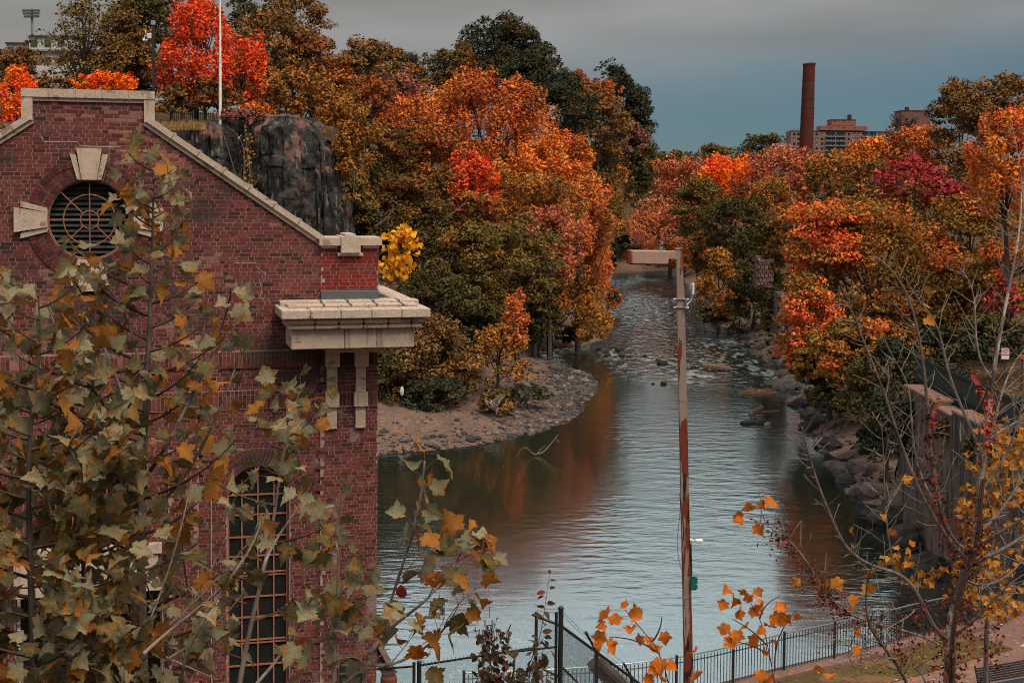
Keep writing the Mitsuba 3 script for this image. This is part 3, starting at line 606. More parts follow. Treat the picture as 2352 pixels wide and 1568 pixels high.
TR = [
 # plateau behind the gable
 ('locust_tree', 200, 112, 84, 112, 135, 'olive', 'tall airy olive tree with a forked dark trunk behind the gable top', dict(dens=.34, nlimb=30, trunk=180, upright=False)),
 ('dark_tree', 28, 172, 62, 48, 150, 'rustgreen', 'dark rounded tree at the left edge below the pale apartment house', {}),
 ('orange_bush', 42, 240, 50, 62, 118, 'flame', 'flaming orange bush at the left edge beside the gable top', dict(cat='bush')),
 ('brown_tree', 275, 120, 66, 85, 138, 'brown', 'brownish tree between the tall airy tree and the camera mast', {}),
 ('dark_tree', 325, 95, 58, 115, 143, 'dkolive', 'tall dark olive tree right behind the camera mast', dict(dens=.9)),
 ('orange_bush', 245, 196, 58, 20, 113, 'flame', 'low orange-red bush peeping over the middle of the gable top', dict(cat='bush')),
 ('dark_tree', 420, 15, 70, 42, 148, 'dkolive', 'thin dark tree top above the bright red maple', dict(dens=.5, nlimb=14)),
 ('red_maple', 452, 135, 72, 112, 116, 'red', 'bright scarlet maple left of the flagpole', dict(dens=.85, nlimb=16)),
 ('red_maple', 545, 170, 58, 78, 118, 'red', 'scarlet maple half hidden behind the flagpole, right of it', dict(dens=.7, nlimb=14)),
 ('brown_shrub', 400, 232, 46, 30, 113, 'brown', 'straggly tan shrub at the right end of the gable top', dict(cat='shrub', dens=.6)),
 ('rust_shrub', 470, 225, 70, 34, 114, 'rustgreen', 'rust and olive shrub under the scarlet maple behind the dark fence', dict(cat='shrub')),
 ('oval_tree', 672, 42, 72, 54, 146, 'brown', 'loose oval-topped brown tree against the grey sky right of the flagpole', dict(dens=.75, nlimb=14)),
 ('brown_tree', 628, 120, 82, 78, 136, 'brown', 'dense brown tree below the oval-topped tree', {}),
 ('rust_tree', 725, 165, 68, 66, 138, 'rust', 'rust red tree sloping down right of the brown tree on the cliff', {}),
 ('dark_tree', 560, 70, 40, 60, 146, 'dkolive', 'thin dark tree between flagpole and oval-topped tree', dict(dens=.5)),
 ('amber_tree', 690, 225, 78, 52, 126, 'amber', 'amber brown tree just above the bare rock face', {}),
 ('pink_shrub', 556, 266, 54, 14, 110.5, 'mauve', 'dusty pink shrub hanging over the rim of the rock face', dict(cat='shrub', dens=.7)),
 ('orange_shrub', 590, 255, 34, 16, 111.5, 'bright', 'small glowing orange shrub on the rim of the rock face', dict(cat='shrub')),
 ('amber_tree', 800, 335, 52, 90, 123, 'amber', 'slim amber tree hugging the right side of the rock face', {}),
 ('amber_tree', 800, 480, 46, 80, 119, 'olive', 'olive amber tree at the foot of the rock face behind the gable slope', {}),
 # middle slope of the gorge
 ('olive_tree', 832, 150, 66, 52, 166, 'brown', 'brown olive tree at the left end of the wooded skyline', {}),
 ('olive_tree', 895, 165, 58, 50, 171, 'rustgreen', 'dark brownish tree on the skyline left of the small bare tree', {}),
 ('olive_tree', 1010, 158, 52, 40, 182, 'dkolive', 'thin dark tree on the skyline right of the small bare tree', dict(dens=.6)),
 ('rust_tree', 1062, 176, 48, 58, 178, 'rustgreen', 'rust tinged green tree leaning against the great dark dome tree', {}),
 ('dome_tree', 1160, 125, 86, 68, 192, 'dkgreen', 'great dome-shaped dark green tree topping the skyline', dict(dens=1.7, clumps=70)),
 ('green_tree', 1130, 195, 72, 52, 187, 'dkgreen', 'dark green tree at the foot of the great dome tree, left half', dict(dens=1.2)),
 ('green_tree', 1225, 195, 70, 60, 187, 'dkgreen', 'dark green tree at the foot of the great dome tree, right half', dict(dens=1.2)),
 ('rust_tree', 835, 255, 72, 70, 148, 'rust', 'dark rust tree above the yellow sapling, high on the slope', {}),
 ('mauve_tree', 918, 232, 58, 54, 158, 'mauve', 'dusky mauve tree in the upper middle of the slope', {}),
 ('rust_tree', 945, 300, 76, 62, 146, 'orange', 'burnt orange tree left of the large orange tree', {}),
 ('yellow_tree', 1035, 245, 44, 40, 153, 'yellow', 'yellow tipped tree at the upper left of the large orange tree', {}),
 ('orange_tree', 1130, 295, 122, 100, 149, 'orange', 'large orange tree below the dark dome tree', dict(dens=1.15, nlimb=16)),
 ('orange_tree', 1190, 240, 44, 48, 151, 'orange', 'pointed orange-red tree top standing up against the dark green trees', {}),
 ('olive_tree', 875, 380, 84, 86, 136, 'rustgreen', 'shadowy rust and green tree left of the middle slope', {}),
 ('rust_tree', 985, 372, 76, 72, 139, 'rust', 'rust tree in the middle of the left slope', {}),
 ('red_tree', 1085, 425, 46, 62, 129, 'red', 'pinkish red tree glowing in the middle of the left slope', {}),
 ('rust_tree', 1100, 490, 52, 42, 127, 'rust', 'russet tree under the pinkish red one', {}),
 ('orange_tree', 1268, 425, 96, 92, 141, 'bright', 'vivid orange tree at the centre of the left bank', dict(dens=1.1)),
 ('orange_tree', 1230, 500, 92, 80, 134, 'amber', 'amber orange tree just below the vivid orange one', {}),
 ('salmon_tree', 1330, 545, 72, 112, 138, 'orange', 'tall orange tree leaning over the river on the left bank', {}),
 ('salmon_tree', 1265, 560, 62, 74, 130, 'salmon', 'salmon coloured tree beside the tall orange tree over the river', {}),
 ('amber_tree', 1385, 405, 52, 74, 200, 'amber', 'amber tree behind and right of the vivid orange one', {}),
 ('green_tree', 1300, 262, 58, 68, 182, 'dkgreen', 'dark green tree right of the large orange tree', {}),
 ('brown_tree', 1375, 290, 66, 64, 190, 'brown', 'brown tree below the skyline, right of the dome tree', {}),
 ('brown_tree', 1330, 205, 40, 34, 202, 'rust', 'small rusty tree on the skyline right of the dome tree', {}),
 ('green_tree', 1406, 190, 38, 38, 402, 'dkgreen', 'rounded dark green tree on the skyline at the edge of the bluff', {}),
 ('brown_tree', 1385, 222, 32, 32, 206, 'orange', 'little orange tree beside the rounded tree at the edge of the bluff', {}),
 ('green_tree', 1432, 245, 36, 58, 404, 'dkgreen', 'dark ivy covered tree at the right brow of the bluff', {}),
 ('mauve_tree', 1428, 320, 52, 42, 398, 'mauve', 'dull red tree below the right brow of the bluff', {}),
 ('ivy_tree', 1466, 300, 24, 84, 408, 'dkgreen', 'ivy draped dark tree forming the right edge of the bluff', dict(dens=1.3)),
 ('green_tree', 1480, 430, 46, 92, 404, 'dkolive', 'dark olive tree at the far bend of the river under the bluff', {}),
 ('green_tree', 1432, 520, 40, 90, 400, 'dkgreen', 'very dark tree over the far bend of the river, left side', {}),
 ('olive_tree', 930, 500, 92, 88, 126, 'rustgreen', 'olive brown tree behind the yellow sapling', {}),
 ('olive_tree', 850, 560, 60, 90, 121, 'dkolive', 'dark olive tree behind the corner pier of the brick building', {}),
 ('olive_tree', 1082, 620, 104, 94, 120, 'olive', 'broad olive tree right of the yellow sapling', dict(dens=1.15, nlimb=14)),
 ('olive_tree', 1190, 610, 82, 88, 124, 'olive', 'olive brown tree between the broad olive tree and the salmon one', {}),
 ('overhang_tree', 1292, 722, 92, 58, 139, 'amber', 'amber olive tree spreading low over the water on the left bank', dict(dens=1.1, trunk=1230)),
 ('olive_tree', 1000, 700, 84, 70, 113, 'dkolive', 'shaded olive tree behind the cornice of the brick building', {}),
 ('olive_tree', 1090, 745, 60, 64, 112, 'dkolive', 'shaded olive tree behind the slim orange sapling', {}),
 ('shore_bush', 965, 838, 112, 96, 103.5, 'brown', 'broad brown olive bush on the gravel shore next to the brick building', dict(dens=1.2, cat='bush', nlimb=14)),
 ('shore_bush', 890, 870, 50, 70, 100, 'dkolive', 'dark olive bush right against the corner of the brick building', dict(cat='bush')),
 ('shore_bush', 1000, 905, 72, 34, 99.5, 'dkgreen', 'low dark green bush under the broad brown bush on the shore', dict(cat='bush')),
 ('slim_tree', 1150, 815, 58, 62, 106, 'amber', 'slim orange tree on the gravel shore, lower bushy part', dict(nlimb=14, cat='small tree', dens=.5)),
 ('slim_tree', 1185, 742, 26, 54, 107, 'orange', 'slender glowing orange tree top leaning right above the gravel shore', dict(cat='small tree', dens=.65)),
 ('shore_shrub', 1138, 922, 34, 27, 98.5, 'olive', 'little olive shrub by the bleached twigs on the gravel shore', dict(cat='shrub')),
 ('dark_brush', 1212, 903, 46, 20, 102, 'dkgreen', 'blackish brush among the stones of the gravel shore', dict(cat='brush', dens=.5)),
 # far bend and right bank
 ('olive_tree', 1552, 382, 46, 32, 296, 'olive', 'low olive tree on the far skyline just right of the bluff', {}),
 ('olive_tree', 1650, 372, 46, 32, 292, 'olive', 'olive tree on the far skyline left of the taller green one', {}),
 ('skyline_tree', 1752, 350, 48, 38, 286, 'dkolive', 'upright green tree on the far skyline left of the brick chimney', dict(dens=.8)),
 ('salmon_tree', 1575, 430, 62, 52, 268, 'salmon', 'hazy salmon tree at the far bend right of the bluff', {}),
 ('salmon_tree', 1685, 418, 66, 44, 246, 'flame', 'bright orange tree below the far skyline', {}),
 ('salmon_tree', 1800, 408, 72, 54, 240, 'salmon', 'salmon red tree at the foot of the brick chimney', {}),
 ('salmon_tree', 1540, 530, 72, 66, 252, 'salmon', 'rusty salmon tree over the far end of the river behind the lamp head', {}),
 ('willow_tree', 1605, 490, 50, 70, 218, 'olive', 'soft olive willow above the lamp head', dict(dens=1.2, size=.14)),
 ('willow_tree', 1690, 530, 56, 80, 192, 'dkolive', 'dark olive willow right of the lamp post', dict(dens=1.2, size=.13)),
 ('amber_tree', 1760, 490, 50, 68, 205, 'amber', 'amber brown tree between the dark willow and the flame coloured maple', {}),
 ('rust_tree', 1575, 588, 46, 36, 208, 'rust', 'rust tree hanging low over the river behind the lamp post', {}),
 ('amber_tree', 1652, 655, 46, 66, 168, 'amber', 'small amber tree at the right water edge beside the antenna bracket', {}),
 ('olive_tree', 1728, 680, 46, 72, 156, 'dkolive', 'dark olive bush on the right bank left of the flame coloured maple', {}),
 ('flame_maple', 1900, 548, 86, 86, 101, 'maplefire', 'flame coloured maple on the right bank, upper half', dict(dens=1.3, nlimb=12, clumps=60, trunk=1915)),
 ('flame_maple', 1862, 745, 58, 98, 98, 'maplefire', 'red-orange maple leaning over the right bank, above the boulders', dict(dens=1.3, nlimb=12, clumps=60, trunk=1915)),
 ('golden_maple', 2010, 650, 132, 170, 103, 'maplemix', 'big olive gold maple filling the right bank', dict(dens=2.2, nlimb=18, clumps=110)),
 ('golden_maple', 1955, 800, 82, 66, 93, 'maplemix', 'low olive gold maple boughs reaching down to the boulders of the right bank', dict(dens=1.8, nlimb=10, clumps=50, trunk=1990)),
 ('golden_maple', 2170, 720, 120, 120, 101, 'maplemix', 'olive gold maple overhanging the retaining wall', dict(dens=2.0, nlimb=14, clumps=80)),
 ('olive_tree', 2010, 430, 76, 54, 122, 'rustgreen', 'olive tree with bare dark limbs showing, above the big gold maple', dict(dens=.7, nlimb=26)),
 ('orange_tree', 1925, 405, 62, 44, 134, 'amber', 'amber orange tree right of the brick chimney foot', {}),
 ('orange_tree', 2000, 362, 54, 38, 142, 'bright', 'orange tree in front of the far brick apartments', {}),
 ('rust_tree', 2100, 362, 68, 60, 136, 'orange', 'burnt orange tree on the right skyline', {}),
 ('brown_tree', 2212, 275, 66, 72, 128, 'brown', 'brown gold tree standing highest on the right skyline', dict(dens=1.1)),
 ('brown_tree', 2300, 265, 70, 76, 131, 'brown', 'brown tree at the upper right edge of the wood', {}),
 ('crimson_tree', 2105, 430, 74, 52, 114, 'crimson', 'crimson tree in the upper part of the right bank', {}),
 ('crimson_tree', 2190, 455, 46, 40, 112, 'crimson', 'deep crimson tree right of the larger crimson one', {}),
 ('bright_tree', 2312, 395, 74, 118, 94, 'bright', 'bright orange tree at the right edge with a pale leaning branch before it', dict(dens=1.1)),
 ('olive_tree', 2230, 545, 96, 82, 107, 'maplemix', 'olive gold tree below the bright orange one', {}),
 ('olive_tree', 2320, 640, 72, 88, 99, 'maplemix', 'olive tree at the right edge above the warning sign', {}),
 ('crimson_tree', 2300, 680, 34, 36, 94, 'crimson', 'small crimson tree at the right edge above the warning sign', dict(cat='small tree')),
 ('ivy_bush', 2000, 900, 66, 62, 83, 'dkolive', 'dark ivy mass hanging on the bank left of the retaining wall', dict(cat='bush')),
 ('ivy_bush', 2040, 985, 44, 80, 77, 'dkgreen', 'blackish ivy clump against the end of the retaining wall', dict(cat='bush')),
]
for nm, x, y, w, h, d, pal, lab, kw in TR: tree(nm, x, y, w, h, d, pal, lab, **kw)
leafless('bare_tree', 945, 175, 105, 176, 'small bare round-headed tree on the left skyline', spread=.75, r0=.10, seed=5)
leafless('bare_tree', 580, 90, 8, 150, 'bare twiggy tree right of the flagpole', spread=.7, r0=.12, seed=6)
leafless('bare_tree', 1300, 205, 145, 204, 'thin bare tree on the skyline right of the dome tree', spread=.6, r0=.08, seed=8)
leafless('bare_tree', 2085, 330, 240, 150, 'bare branching tree top left of the far water tank tower', spread=.7, r0=.09, seed=9, lean=(-.35, 0))
leafless('bare_tree', 2200, 250, 165, 134, 'bare twigs above the highest tree of the right bank', spread=.8, r0=.07, seed=10)
leafless('bare_tree', 2315, 240, 165, 134, 'bare twigs at the upper right corner of the wood', spread=.8, r0=.08, seed=12)
leafless('leaning_trunk', 1722, 745, 660, 146, 'pale leaning dead trunk on the right bank', spread=.12, r0=.12, levels=1, seed=14, color=(.30, .25, .22), lean=(.35, 0), cat='dead trunk')
leafless('bleached_shrub', 1140, 950, 895, 97.5, 'bleached bare twigs on the gravel shore', spread=.8, r0=.05, levels=3, seed=15, color=(.55, .47, .43), lean=(.4, 0), cat='dead shrub')
for k, (x0, y0, x1, y1, d) in enumerate([(810, 470, 838, 330, 119), (800, 520, 812, 380, 117), (990, 520, 1090, 440, 124), (860, 520, 905, 470, 118), (1240, 400, 1262, 350, 139)]):
    a, b = spot(x0, y0, d), spot(x1, y1, d)
    put('pale_limb', tube(bend([a, (a + b) / 2 + [.2, 0, -.2], b], 8), np.linspace(.09, .03, 8), 5), 'mat_bark', None, color=(.22, .17, .15),
        label=['long pale bare limb rising left of the dark rust tree', 'second pale bare limb close to the rock face', 'pale bare limb reaching up right across the rust trees', 'short pale limb behind the yellow sapling', 'short white limb in the vivid orange tree'][k], cat='bare limb')

# ------------------------------------------------------------------ undergrowth that closes the slopes
def undergrowth(name, label, areas, seed, pals):
    rng = rng_of(seed); ms, cs = [], []
    for (x, y, w, h, d, pal, n) in areas:
        c = spot(x, y, d); px = d / FOCAL
        (V, F, col), _ = crown_leaves(rng, c, (w * px, max(w, h) * px * .6, h * px), int(n * .86), .00072 * d + .05, pal, clumps=int(20 + w / 3))
        ms.append((V, F)); cs.append(col)
    put(name, merge(ms), 'mat_foliage', None, color=np.vstack(cs), label=label, cat='undergrowth', kind='stuff')
undergrowth('undergrowth', 'dark rust and olive undergrowth filling the wooded slopes of the gorge', [
    (820, 420, 70, 120, 131, 'dkolive', 5000), (930, 420, 90, 90, 142, 'dkolive', 5000), (1040, 470, 90, 90, 136, 'rustgreen', 5000), (1150, 420, 80, 60, 150, 'dkolive', 4000),
    (860, 330, 80, 60, 155, 'dkolive', 4000), (1000, 330, 90, 60, 158, 'rustgreen', 4000), (960, 600, 90, 110, 122, 'dkolive', 5000), (1180, 700, 90, 60, 126, 'dkolive', 4500), (1060, 800, 70, 60, 111, 'dkgreen', 3500),
    (1240, 640, 70, 70, 136, 'rustgreen', 4000), (1350, 480, 80, 120, 178, 'rustgreen', 5000), (1340, 350, 100, 80, 195, 'dkolive', 4000), (1385, 590, 34, 46, 232, 'dkgreen', 3000), (1450, 400, 40, 120, 400, 'dkolive', 4500), (1410, 690, 20, 30, 178, 'rust', 800),
    (1290, 600, 90, 110, 142, 'olive', 6000), (1375, 620, 34, 70, 150, 'orange', 3500), (1240, 735, 60, 45, 131, 'dkolive', 3000), (870, 240, 90, 70, 168, 'rustgreen', 4000), (1000, 220, 90, 50, 180, 'brown', 4000),
    (760, 230, 70, 90, 140, 'brown', 4000), (660, 215, 120, 60, 131, 'rustgreen', 5000), (560, 180, 90, 70, 128, 'rustgreen', 4500), (300, 185, 110, 60, 140, 'dkolive', 4500), (140, 205, 80, 34, 146, 'brown', 2500), (785, 365, 26, 62, 109.6, 'amber', 2600), (770, 470, 30, 60, 110, 'olive', 2600), (780, 300, 50, 80, 128, 'amber', 3500),
    (1430, 540, 50, 60, 398, 'dkgreen', 3500), (1495, 530, 45, 80, 396, 'dkolive', 3500), (1372, 500, 44, 80, 222, 'dkolive', 3500), (1330, 650, 60, 50, 150, 'orange', 3500), (1180, 760, 80, 45, 128, 'dkolive', 3500), (1320, 770, 50, 22, 143, 'dkolive', 1800), (1040, 860, 60, 60, 106, 'dkolive', 3500), (1440, 600, 40, 25, 274, 'dkgreen', 1500)], 71, None)
undergrowth('undergrowth', 'amber and dark olive undergrowth closing the right bank of the river', [
    (1530, 480, 50, 100, 300, 'rustgreen', 4000), (1640, 470, 90, 90, 262, 'salmon', 4500), (1780, 470, 80, 70, 235, 'rust', 4000), (1560, 590, 60, 40, 225, 'rust', 3000), (1640, 590, 60, 70, 196, 'rustgreen', 4000), (1720, 610, 60, 90, 172, 'dkolive', 4500),
    (1770, 640, 40, 90, 150, 'dkolive', 3500), (1690, 700, 50, 40, 161, 'amber', 3000), (1800, 560, 60, 90, 140, 'rustgreen', 4000), (1930, 500, 90, 90, 120, 'rustgreen', 4500), (1890, 820, 60, 55, 104, 'dkolive', 3500), (1960, 790, 80, 70, 107, 'dkolive', 4500),
    (2080, 520, 120, 100, 120, 'rustgreen', 5500), (2230, 420, 100, 100, 122, 'brown', 5000), (2120, 800, 130, 60, 97, 'dkgreen', 5000), (2280, 760, 90, 40, 92, 'dkolive', 3500), (2330, 330, 60, 120, 128, 'brown', 4000), (1990, 385, 110, 50, 150, 'amber', 4000), (1870, 400, 60, 50, 165, 'salmon', 2500),
    (1845, 835, 40, 45, 101, 'rustgreen', 2500), (1905, 860, 50, 42, 98, 'dkolive', 2800), (1985, 850, 60, 60, 93, 'dkolive', 3500), (2050, 830, 60, 70, 90, 'dkgreen', 3500), (1780, 720, 30, 70, 128, 'dkolive', 2500), (1520, 590, 50, 30, 262, 'rust', 2500), (1450, 555, 60, 46, 281, 'dkgreen', 3500), (1500, 520, 40, 50, 300, 'dkolive', 2500), (1405, 560, 24, 60, 284, 'dkolive', 2000), (1400, 470, 34, 80, 258, 'rustgreen', 3500), (1420, 560, 40, 40, 268, 'dkgreen', 2500), (1480, 608, 90, 14, 277, 'dkgreen', 3000), (2150, 860, 90, 35, 84, 'dkgreen', 3500), (2260, 800, 110, 30, 86, 'dkgreen', 3500), (2010, 1010, 40, 60, 79, 'dkgreen', 2200), (1880, 835, 62, 46, 95.5, 'maplemix', 4500), (1832, 812, 28, 46, 97, 'maplefire', 2500), (1950, 850, 60, 52, 92, 'maplemix', 4500), (1640, 722, 46, 28, 163, 'dkolive', 2000), (2040, 790, 90, 60, 95, 'maplemix', 5000), (1895, 908, 46, 30, 93.5, 'dkolive', 2200), (2082, 985, 20, 90, 68.3, 'dkgreen', 1800), (2165, 990, 34, 26, 62.5, 'rustgreen', 900), (2240, 1040, 30, 40, 59, 'dkolive', 900), (1945, 930, 40, 30, 88, 'dkolive', 1800)], 72, None)

# ------------------------------------------------------------------ bare rock face behind the gable
plan = np.array([(-29, 111.5), (-26.5, 110.0), (-24.5, 109.0), (-22.3, 109.7), (-20.6, 109.9), (-19.4, 108.9), (-17.4, 107.4), (-15.8, 107.8), (-15.0, 108.8), (-14.7, 108.6), (-14.0, 108.6), (-13.8, 110), (-14.0, 115)], float)
ptop = np.array([20.4, 20.9, 21.2, 21.5, 21.6, 21.75, 21.85, 21.6, 20.9, 19.85, 19.75, 19.6, 19.5])
seg = np.r_[0, np.cumsum(np.linalg.norm(np.diff(plan, axis=0), axis=1))]; ss = np.linspace(0, seg[-1], 340)
cp = np.stack([np.interp(ss, seg, plan[:, 0]), np.interp(ss, seg, plan[:, 1])], 1); ct = np.interp(ss, seg, ptop)
tt = np.gradient(cp, axis=0); tt /= np.linalg.norm(tt, axis=1, keepdims=True); cn = np.stack([tt[:, 1], -tt[:, 0]], 1)
from scipy.ndimage import gaussian_filter1d
cn = gaussian_filter1d(cn, 9, axis=0); rows = 110; RV = []
rk = rng_of(29); H1, H2, H3 = rk.uniform(-.5, .5, 400), rk.uniform(-.5, .5, (400, 60)), rk.uniform(0, 1, 400)
for k in range(rows):
    f = k / (rows - 1); z = 6 + (ct - 6) * f
    wob = ss + .55 * (meshkit.noise(np.stack([ss * .4, z * .22, 0 * ss], -1), 20) - .5) + .03 * z
    c1 = np.floor(wob / 1.15).astype(int) % 400; c2 = np.floor(wob / .42 + 40).astype(int) % 400                    # wide and narrow columns
    s1_ = np.floor(z / 1.9 + H3[c1] * 5).astype(int) % 60; s2_ = np.floor(z / .8 + H3[c2] * 7).astype(int) % 60       # broken into blocks
    fr = np.minimum((wob / 1.15) % 1, 1 - (wob / 1.15) % 1)
    big = meshkit.fbm(np.stack([ss * .33, z * .12, 0 * ss], -1), 3, 21) - .5; fine = meshkit.fbm(np.stack([ss * 2.2, z * 1.6, 0 * ss], -1), 3, 27) - .5
    fib = meshkit.noise(np.stack([ss * 7, z * .35, 0 * ss], -1), 28) - .5
    off = 1.8 * big + .42 * H1[c1] + .26 * H2[c1, s1_] * (meshkit.noise(np.stack([ss * .3, z * .3, 0 * ss + 5], -1), 30) > .45) + .10 * H2[c2, s2_] - .22 * np.exp(-fr * 22) + .42 * fine + .22 * fib + (ct - z) * .095 - .8 * sstep(.94, 1.0, f)
    RV.append(np.c_[cp + cn * off[:, None], z + .25 * (meshkit.noise(np.stack([ss * 1.1, z, 0 * ss], -1), 25) - .5)])
for k, back in enumerate((1.2, 3.0, 6.0)):
    p = RV[rows - 1].copy(); p[:, 1] += back; p[:, 2] += .10 + .5 * (meshkit.noise(np.stack([ss * .7, 0 * ss + k, 0 * ss], -1), 26) - .5); RV.append(p)
m = len(ss); RF = [[r * m + i, r * m + i + 1, (r + 1) * m + i + 1, (r + 1) * m + i] for r in range(rows + 2) for i in range(m - 1)]
structure('rock_face', (np.vstack(RV), tri(RF)), 'mat_rock')
rg = rng_of(31); tuft = []
for _ in range(900):
    x = rg.uniform(356, 470); d = rg.uniform(108.6, 111.0); b = spot(x, 0, d); b[2] = 20.6 + .3 * rg.random() if b[0] < -21 else 21.4
    t = b + np.r_[rg.normal(size=2) * .18, rg.uniform(.25, .8)]; tuft.append((np.array([b - [.025, 0, 0], b + [.025, 0, 0], t]), np.array([[0, 1, 2]])))
put('dry_grass', merge(tuft), 'mat_foliage', None, color=np.repeat(np.array([(.34, .22, .09)]) * rg.uniform(.6, 1.2, (900, 1)), 3, axis=0), label='dry yellow grass along the rim of the rock face', cat='grass', kind='stuff')
vt = thing('cliff_creeper', 'thin leafless creeper with a few yellow leaves climbing the rock face', 'creeper')
vs = [bend([spot(x0, 500, 107.6), spot(x1, 400, 107.4), spot(x2, 330, 107.6), spot(x3, 290, 107.8)], 10) for x0, x1, x2, x3 in ((572, 560, 556, 520), (585, 575, 566, 562), (566, 540, 520, 506))]
for v in vs: put('stem', tube(v, np.linspace(.06, .02, 10), 4), 'mat_bark', vt, color=(.20, .17, .16))
lc = np.array([vs[1][rg.integers(3, 9)] + rg.normal(size=3) * [.28, .1, .7] for _ in range(110)])
V, F, c = leaf_quads(rg, lc, rg.normal(size=(110, 3)) + [0, -1, .4], .11, np.array([PAL['yellow'][i % 2][0] for i in range(110)]) * .6); put('leaves', (V, F), 'mat_foliage', vt, color=c)

# ------------------------------------------------------------------ things on the plateau at upper left
GREYW = (.62, .63, .64)
fp = thing('flagpole', 'white flagpole standing at the rim of the rock face', 'flagpole')
b = spot(506, 268, 110.0); top = spot(505, -75, 110.0)
put('pole', rod([b[0], b[1], 21.0], [b[0], b[1], b[2] + 4.2], .115, 8, .105), 'mat_paint', fp, color=(.72, .73, .75)); put('pole', rod([b[0], b[1], b[2] + 4.2], top, .085, 8, .06), 'mat_paint', fp, color=(.70, .71, .73))
put('collar', rod([b[0], b[1], b[2] + 4.15], [b[0], b[1], b[2] + 4.3], .13, 8), 'mat_paint', fp, color=(.5, .5, .52)); put('finial', blob(top, (.12, .12, .12), 3, 1, 0), 'mat_paint', fp, color=(.6, .5, .25))
fl = newkey('flag', fp); labels[fl] = {'label': 'red and white flag hanging at the top edge of the picture'}
for k in range(8):
    u = np.linspace(0, 1, 10); z0 = top[2] - .3 - k * .24
    P = np.stack([top[0] - .1 - 2.2 * u, top[1] + .22 * np.sin(u * 9 + k * .25), z0 - .45 * u - .12 * np.sin(u * 5)], 1); Q = P - [0, 0, .24]
    mesh = (np.vstack([P, Q]), tri([[i, i + 1, 11 + i, 10 + i] for i in range(9)])); colr = (.50, .05, .06) if k % 2 == 1 else (.72, .70, .68)
    if k == 0: scene[fl] = cply(mesh, 'mat_foliage', color=colr)
    else: put('stripe', mesh, 'mat_foliage', fl, color=colr)
cm = thing('camera_mast', 'black mast with white security cameras between the brown tree and the red maple', 'mast')
b = spot(353, 205, 112); t = spot(352, 58, 112)
put('pole', rod([b[0], b[1], 20.8], t, .11, 8), 'mat_paint', cm, color=(.018, .020, .022)); put('lamp_box', cbox(spot(352, 53, 112), (.32, .32, .34), .03), 'mat_paint', cm, color=(.28, .27, .26))
put('equipment_box', cbox(spot(343, 83, 112), (.34, .25, .42), .03), 'mat_paint', cm, color=(.60, .60, .60)); put('antenna', rod(spot(334.5, 78, 112), spot(334.5, 70, 112), .04, 6), 'mat_paint', cm, color=(.7, .7, .7))
put('camera_arm', tube(bend([spot(342, 86, 112), spot(335, 82, 112), spot(331, 87, 112), spot(331, 90, 112)], 8), .035, 5), 'mat_paint', cm, color=(.6, .6, .6)); put('dome_camera', blob(spot(330.5, 92, 112), (.12, .12, .13), 4, 1, 0), 'mat_paint', cm, color=(.65, .65, .66)); put('bullet_camera', rod(spot(336, 93, 112), spot(340, 90, 112), .07, 6), 'mat_paint', cm, color=(.62, .62, .63))
df = thing('cliff_fence', 'dark picket fence on the plateau behind the flagpole', 'fence')
for k in range(44):
    x = 392 + k * 4.6; p = spot(x, 284, 113.2); p[2] = 21.25
    put('picket', box(p + [0, 0, .52], (.045, .03, 1.05)), 'mat_paint', df, color=(.020, .024, .026))
for z in (21.4, 22.15):
    a, c = spot(390, 284, 113.25), spot(594, 284, 113.25); put('rail', box([(a[0] + c[0]) / 2, a[1], z], (c[0] - a[0], .04, .05)), 'mat_paint', df, color=(.020, .024, .026))
for k in range(5):
    p = spot(392 + k * 50, 284, 113.27); p[2] = 21.2; put('post', box(p + [0, 0, .6], (.09, .09, 1.25)), 'mat_paint', df, color=(.020, .024, .026))
gz = thing('gazebo', 'small open kiosk with a pale hipped roof behind the left gable slope', 'kiosk')
c = spot(34, 276, 120); W = .95
put('roof', (np.array([[c[0] - W, c[1] - W, c[2]], [c[0] + W, c[1] - W, c[2]], [c[0] + W, c[1] + W, c[2]], [c[0] - W, c[1] + W, c[2]], [c[0], c[1], c[2] + .42]]), np.array([[0, 1, 4], [1, 2, 4], [2, 3, 4], [3, 0, 4], [0, 2, 1], [0, 3, 2]])), 'mat_paint', gz, color=(.46, .52, .54))
for sx in (-1, 1):
    for sy in (-1, 1): put('post', box(c + [sx * .72, sy * .72, -1.3], (.09, .09, 2.6)), 'mat_paint', gz, color=(.03, .035, .04))
put('panel', box(c + [.1, .2, -.75], (.85, .06, 1.0)), 'mat_paint', gz, color=(.10, .28, .38)); put('base', box(c + [0, 0, -1.9], (1.5, 1.5, 1.2)), 'mat_concrete', gz)
wh = thing('apartment_house', 'pale flat-roofed apartment house at the upper left edge behind the trees', 'building')
def win(parent, c, w, h, dark=(.03, .055, .065), n=(0, -1), frame=(.10, .12, .13), sub=True):
    k = put('window', cbox(c, (w, .12, h), .02), 'mat_paint', parent, color=dark)
    if sub: put('frame', merge([box(np.add(c, [0, -.08, 0]), (.05, .05, h)), box(np.add(c, [0, -.081, .1 * h]), (w, .05, .05)), box(np.add(c, [-w / 2, -.08, 0]), (.08, .07, h)), box(np.add(c, [w / 2, -.08, 0]), (.08, .07, h))]), 'mat_paint', k, color=frame)
D = 330; px = D / FOCAL
def blk(x0, x1, y0, y1, d, depth=12):
    a = spot(x0, y0, d); e = spot(x1, y1, d); return box([(a[0] + e[0]) / 2, d + depth / 2, (a[2] + e[2]) / 2], (abs(e[0] - a[0]), depth, abs(a[2] - e[2])))
put('wall', blk(14, 66, 101, 230, D), 'mat_matte', wh, color=(.58, .58, .60)); put('wall', blk(66.4, 172, 85, 230, D - 1.5, 14), 'mat_matte', wh, color=(.60, .60, .62))
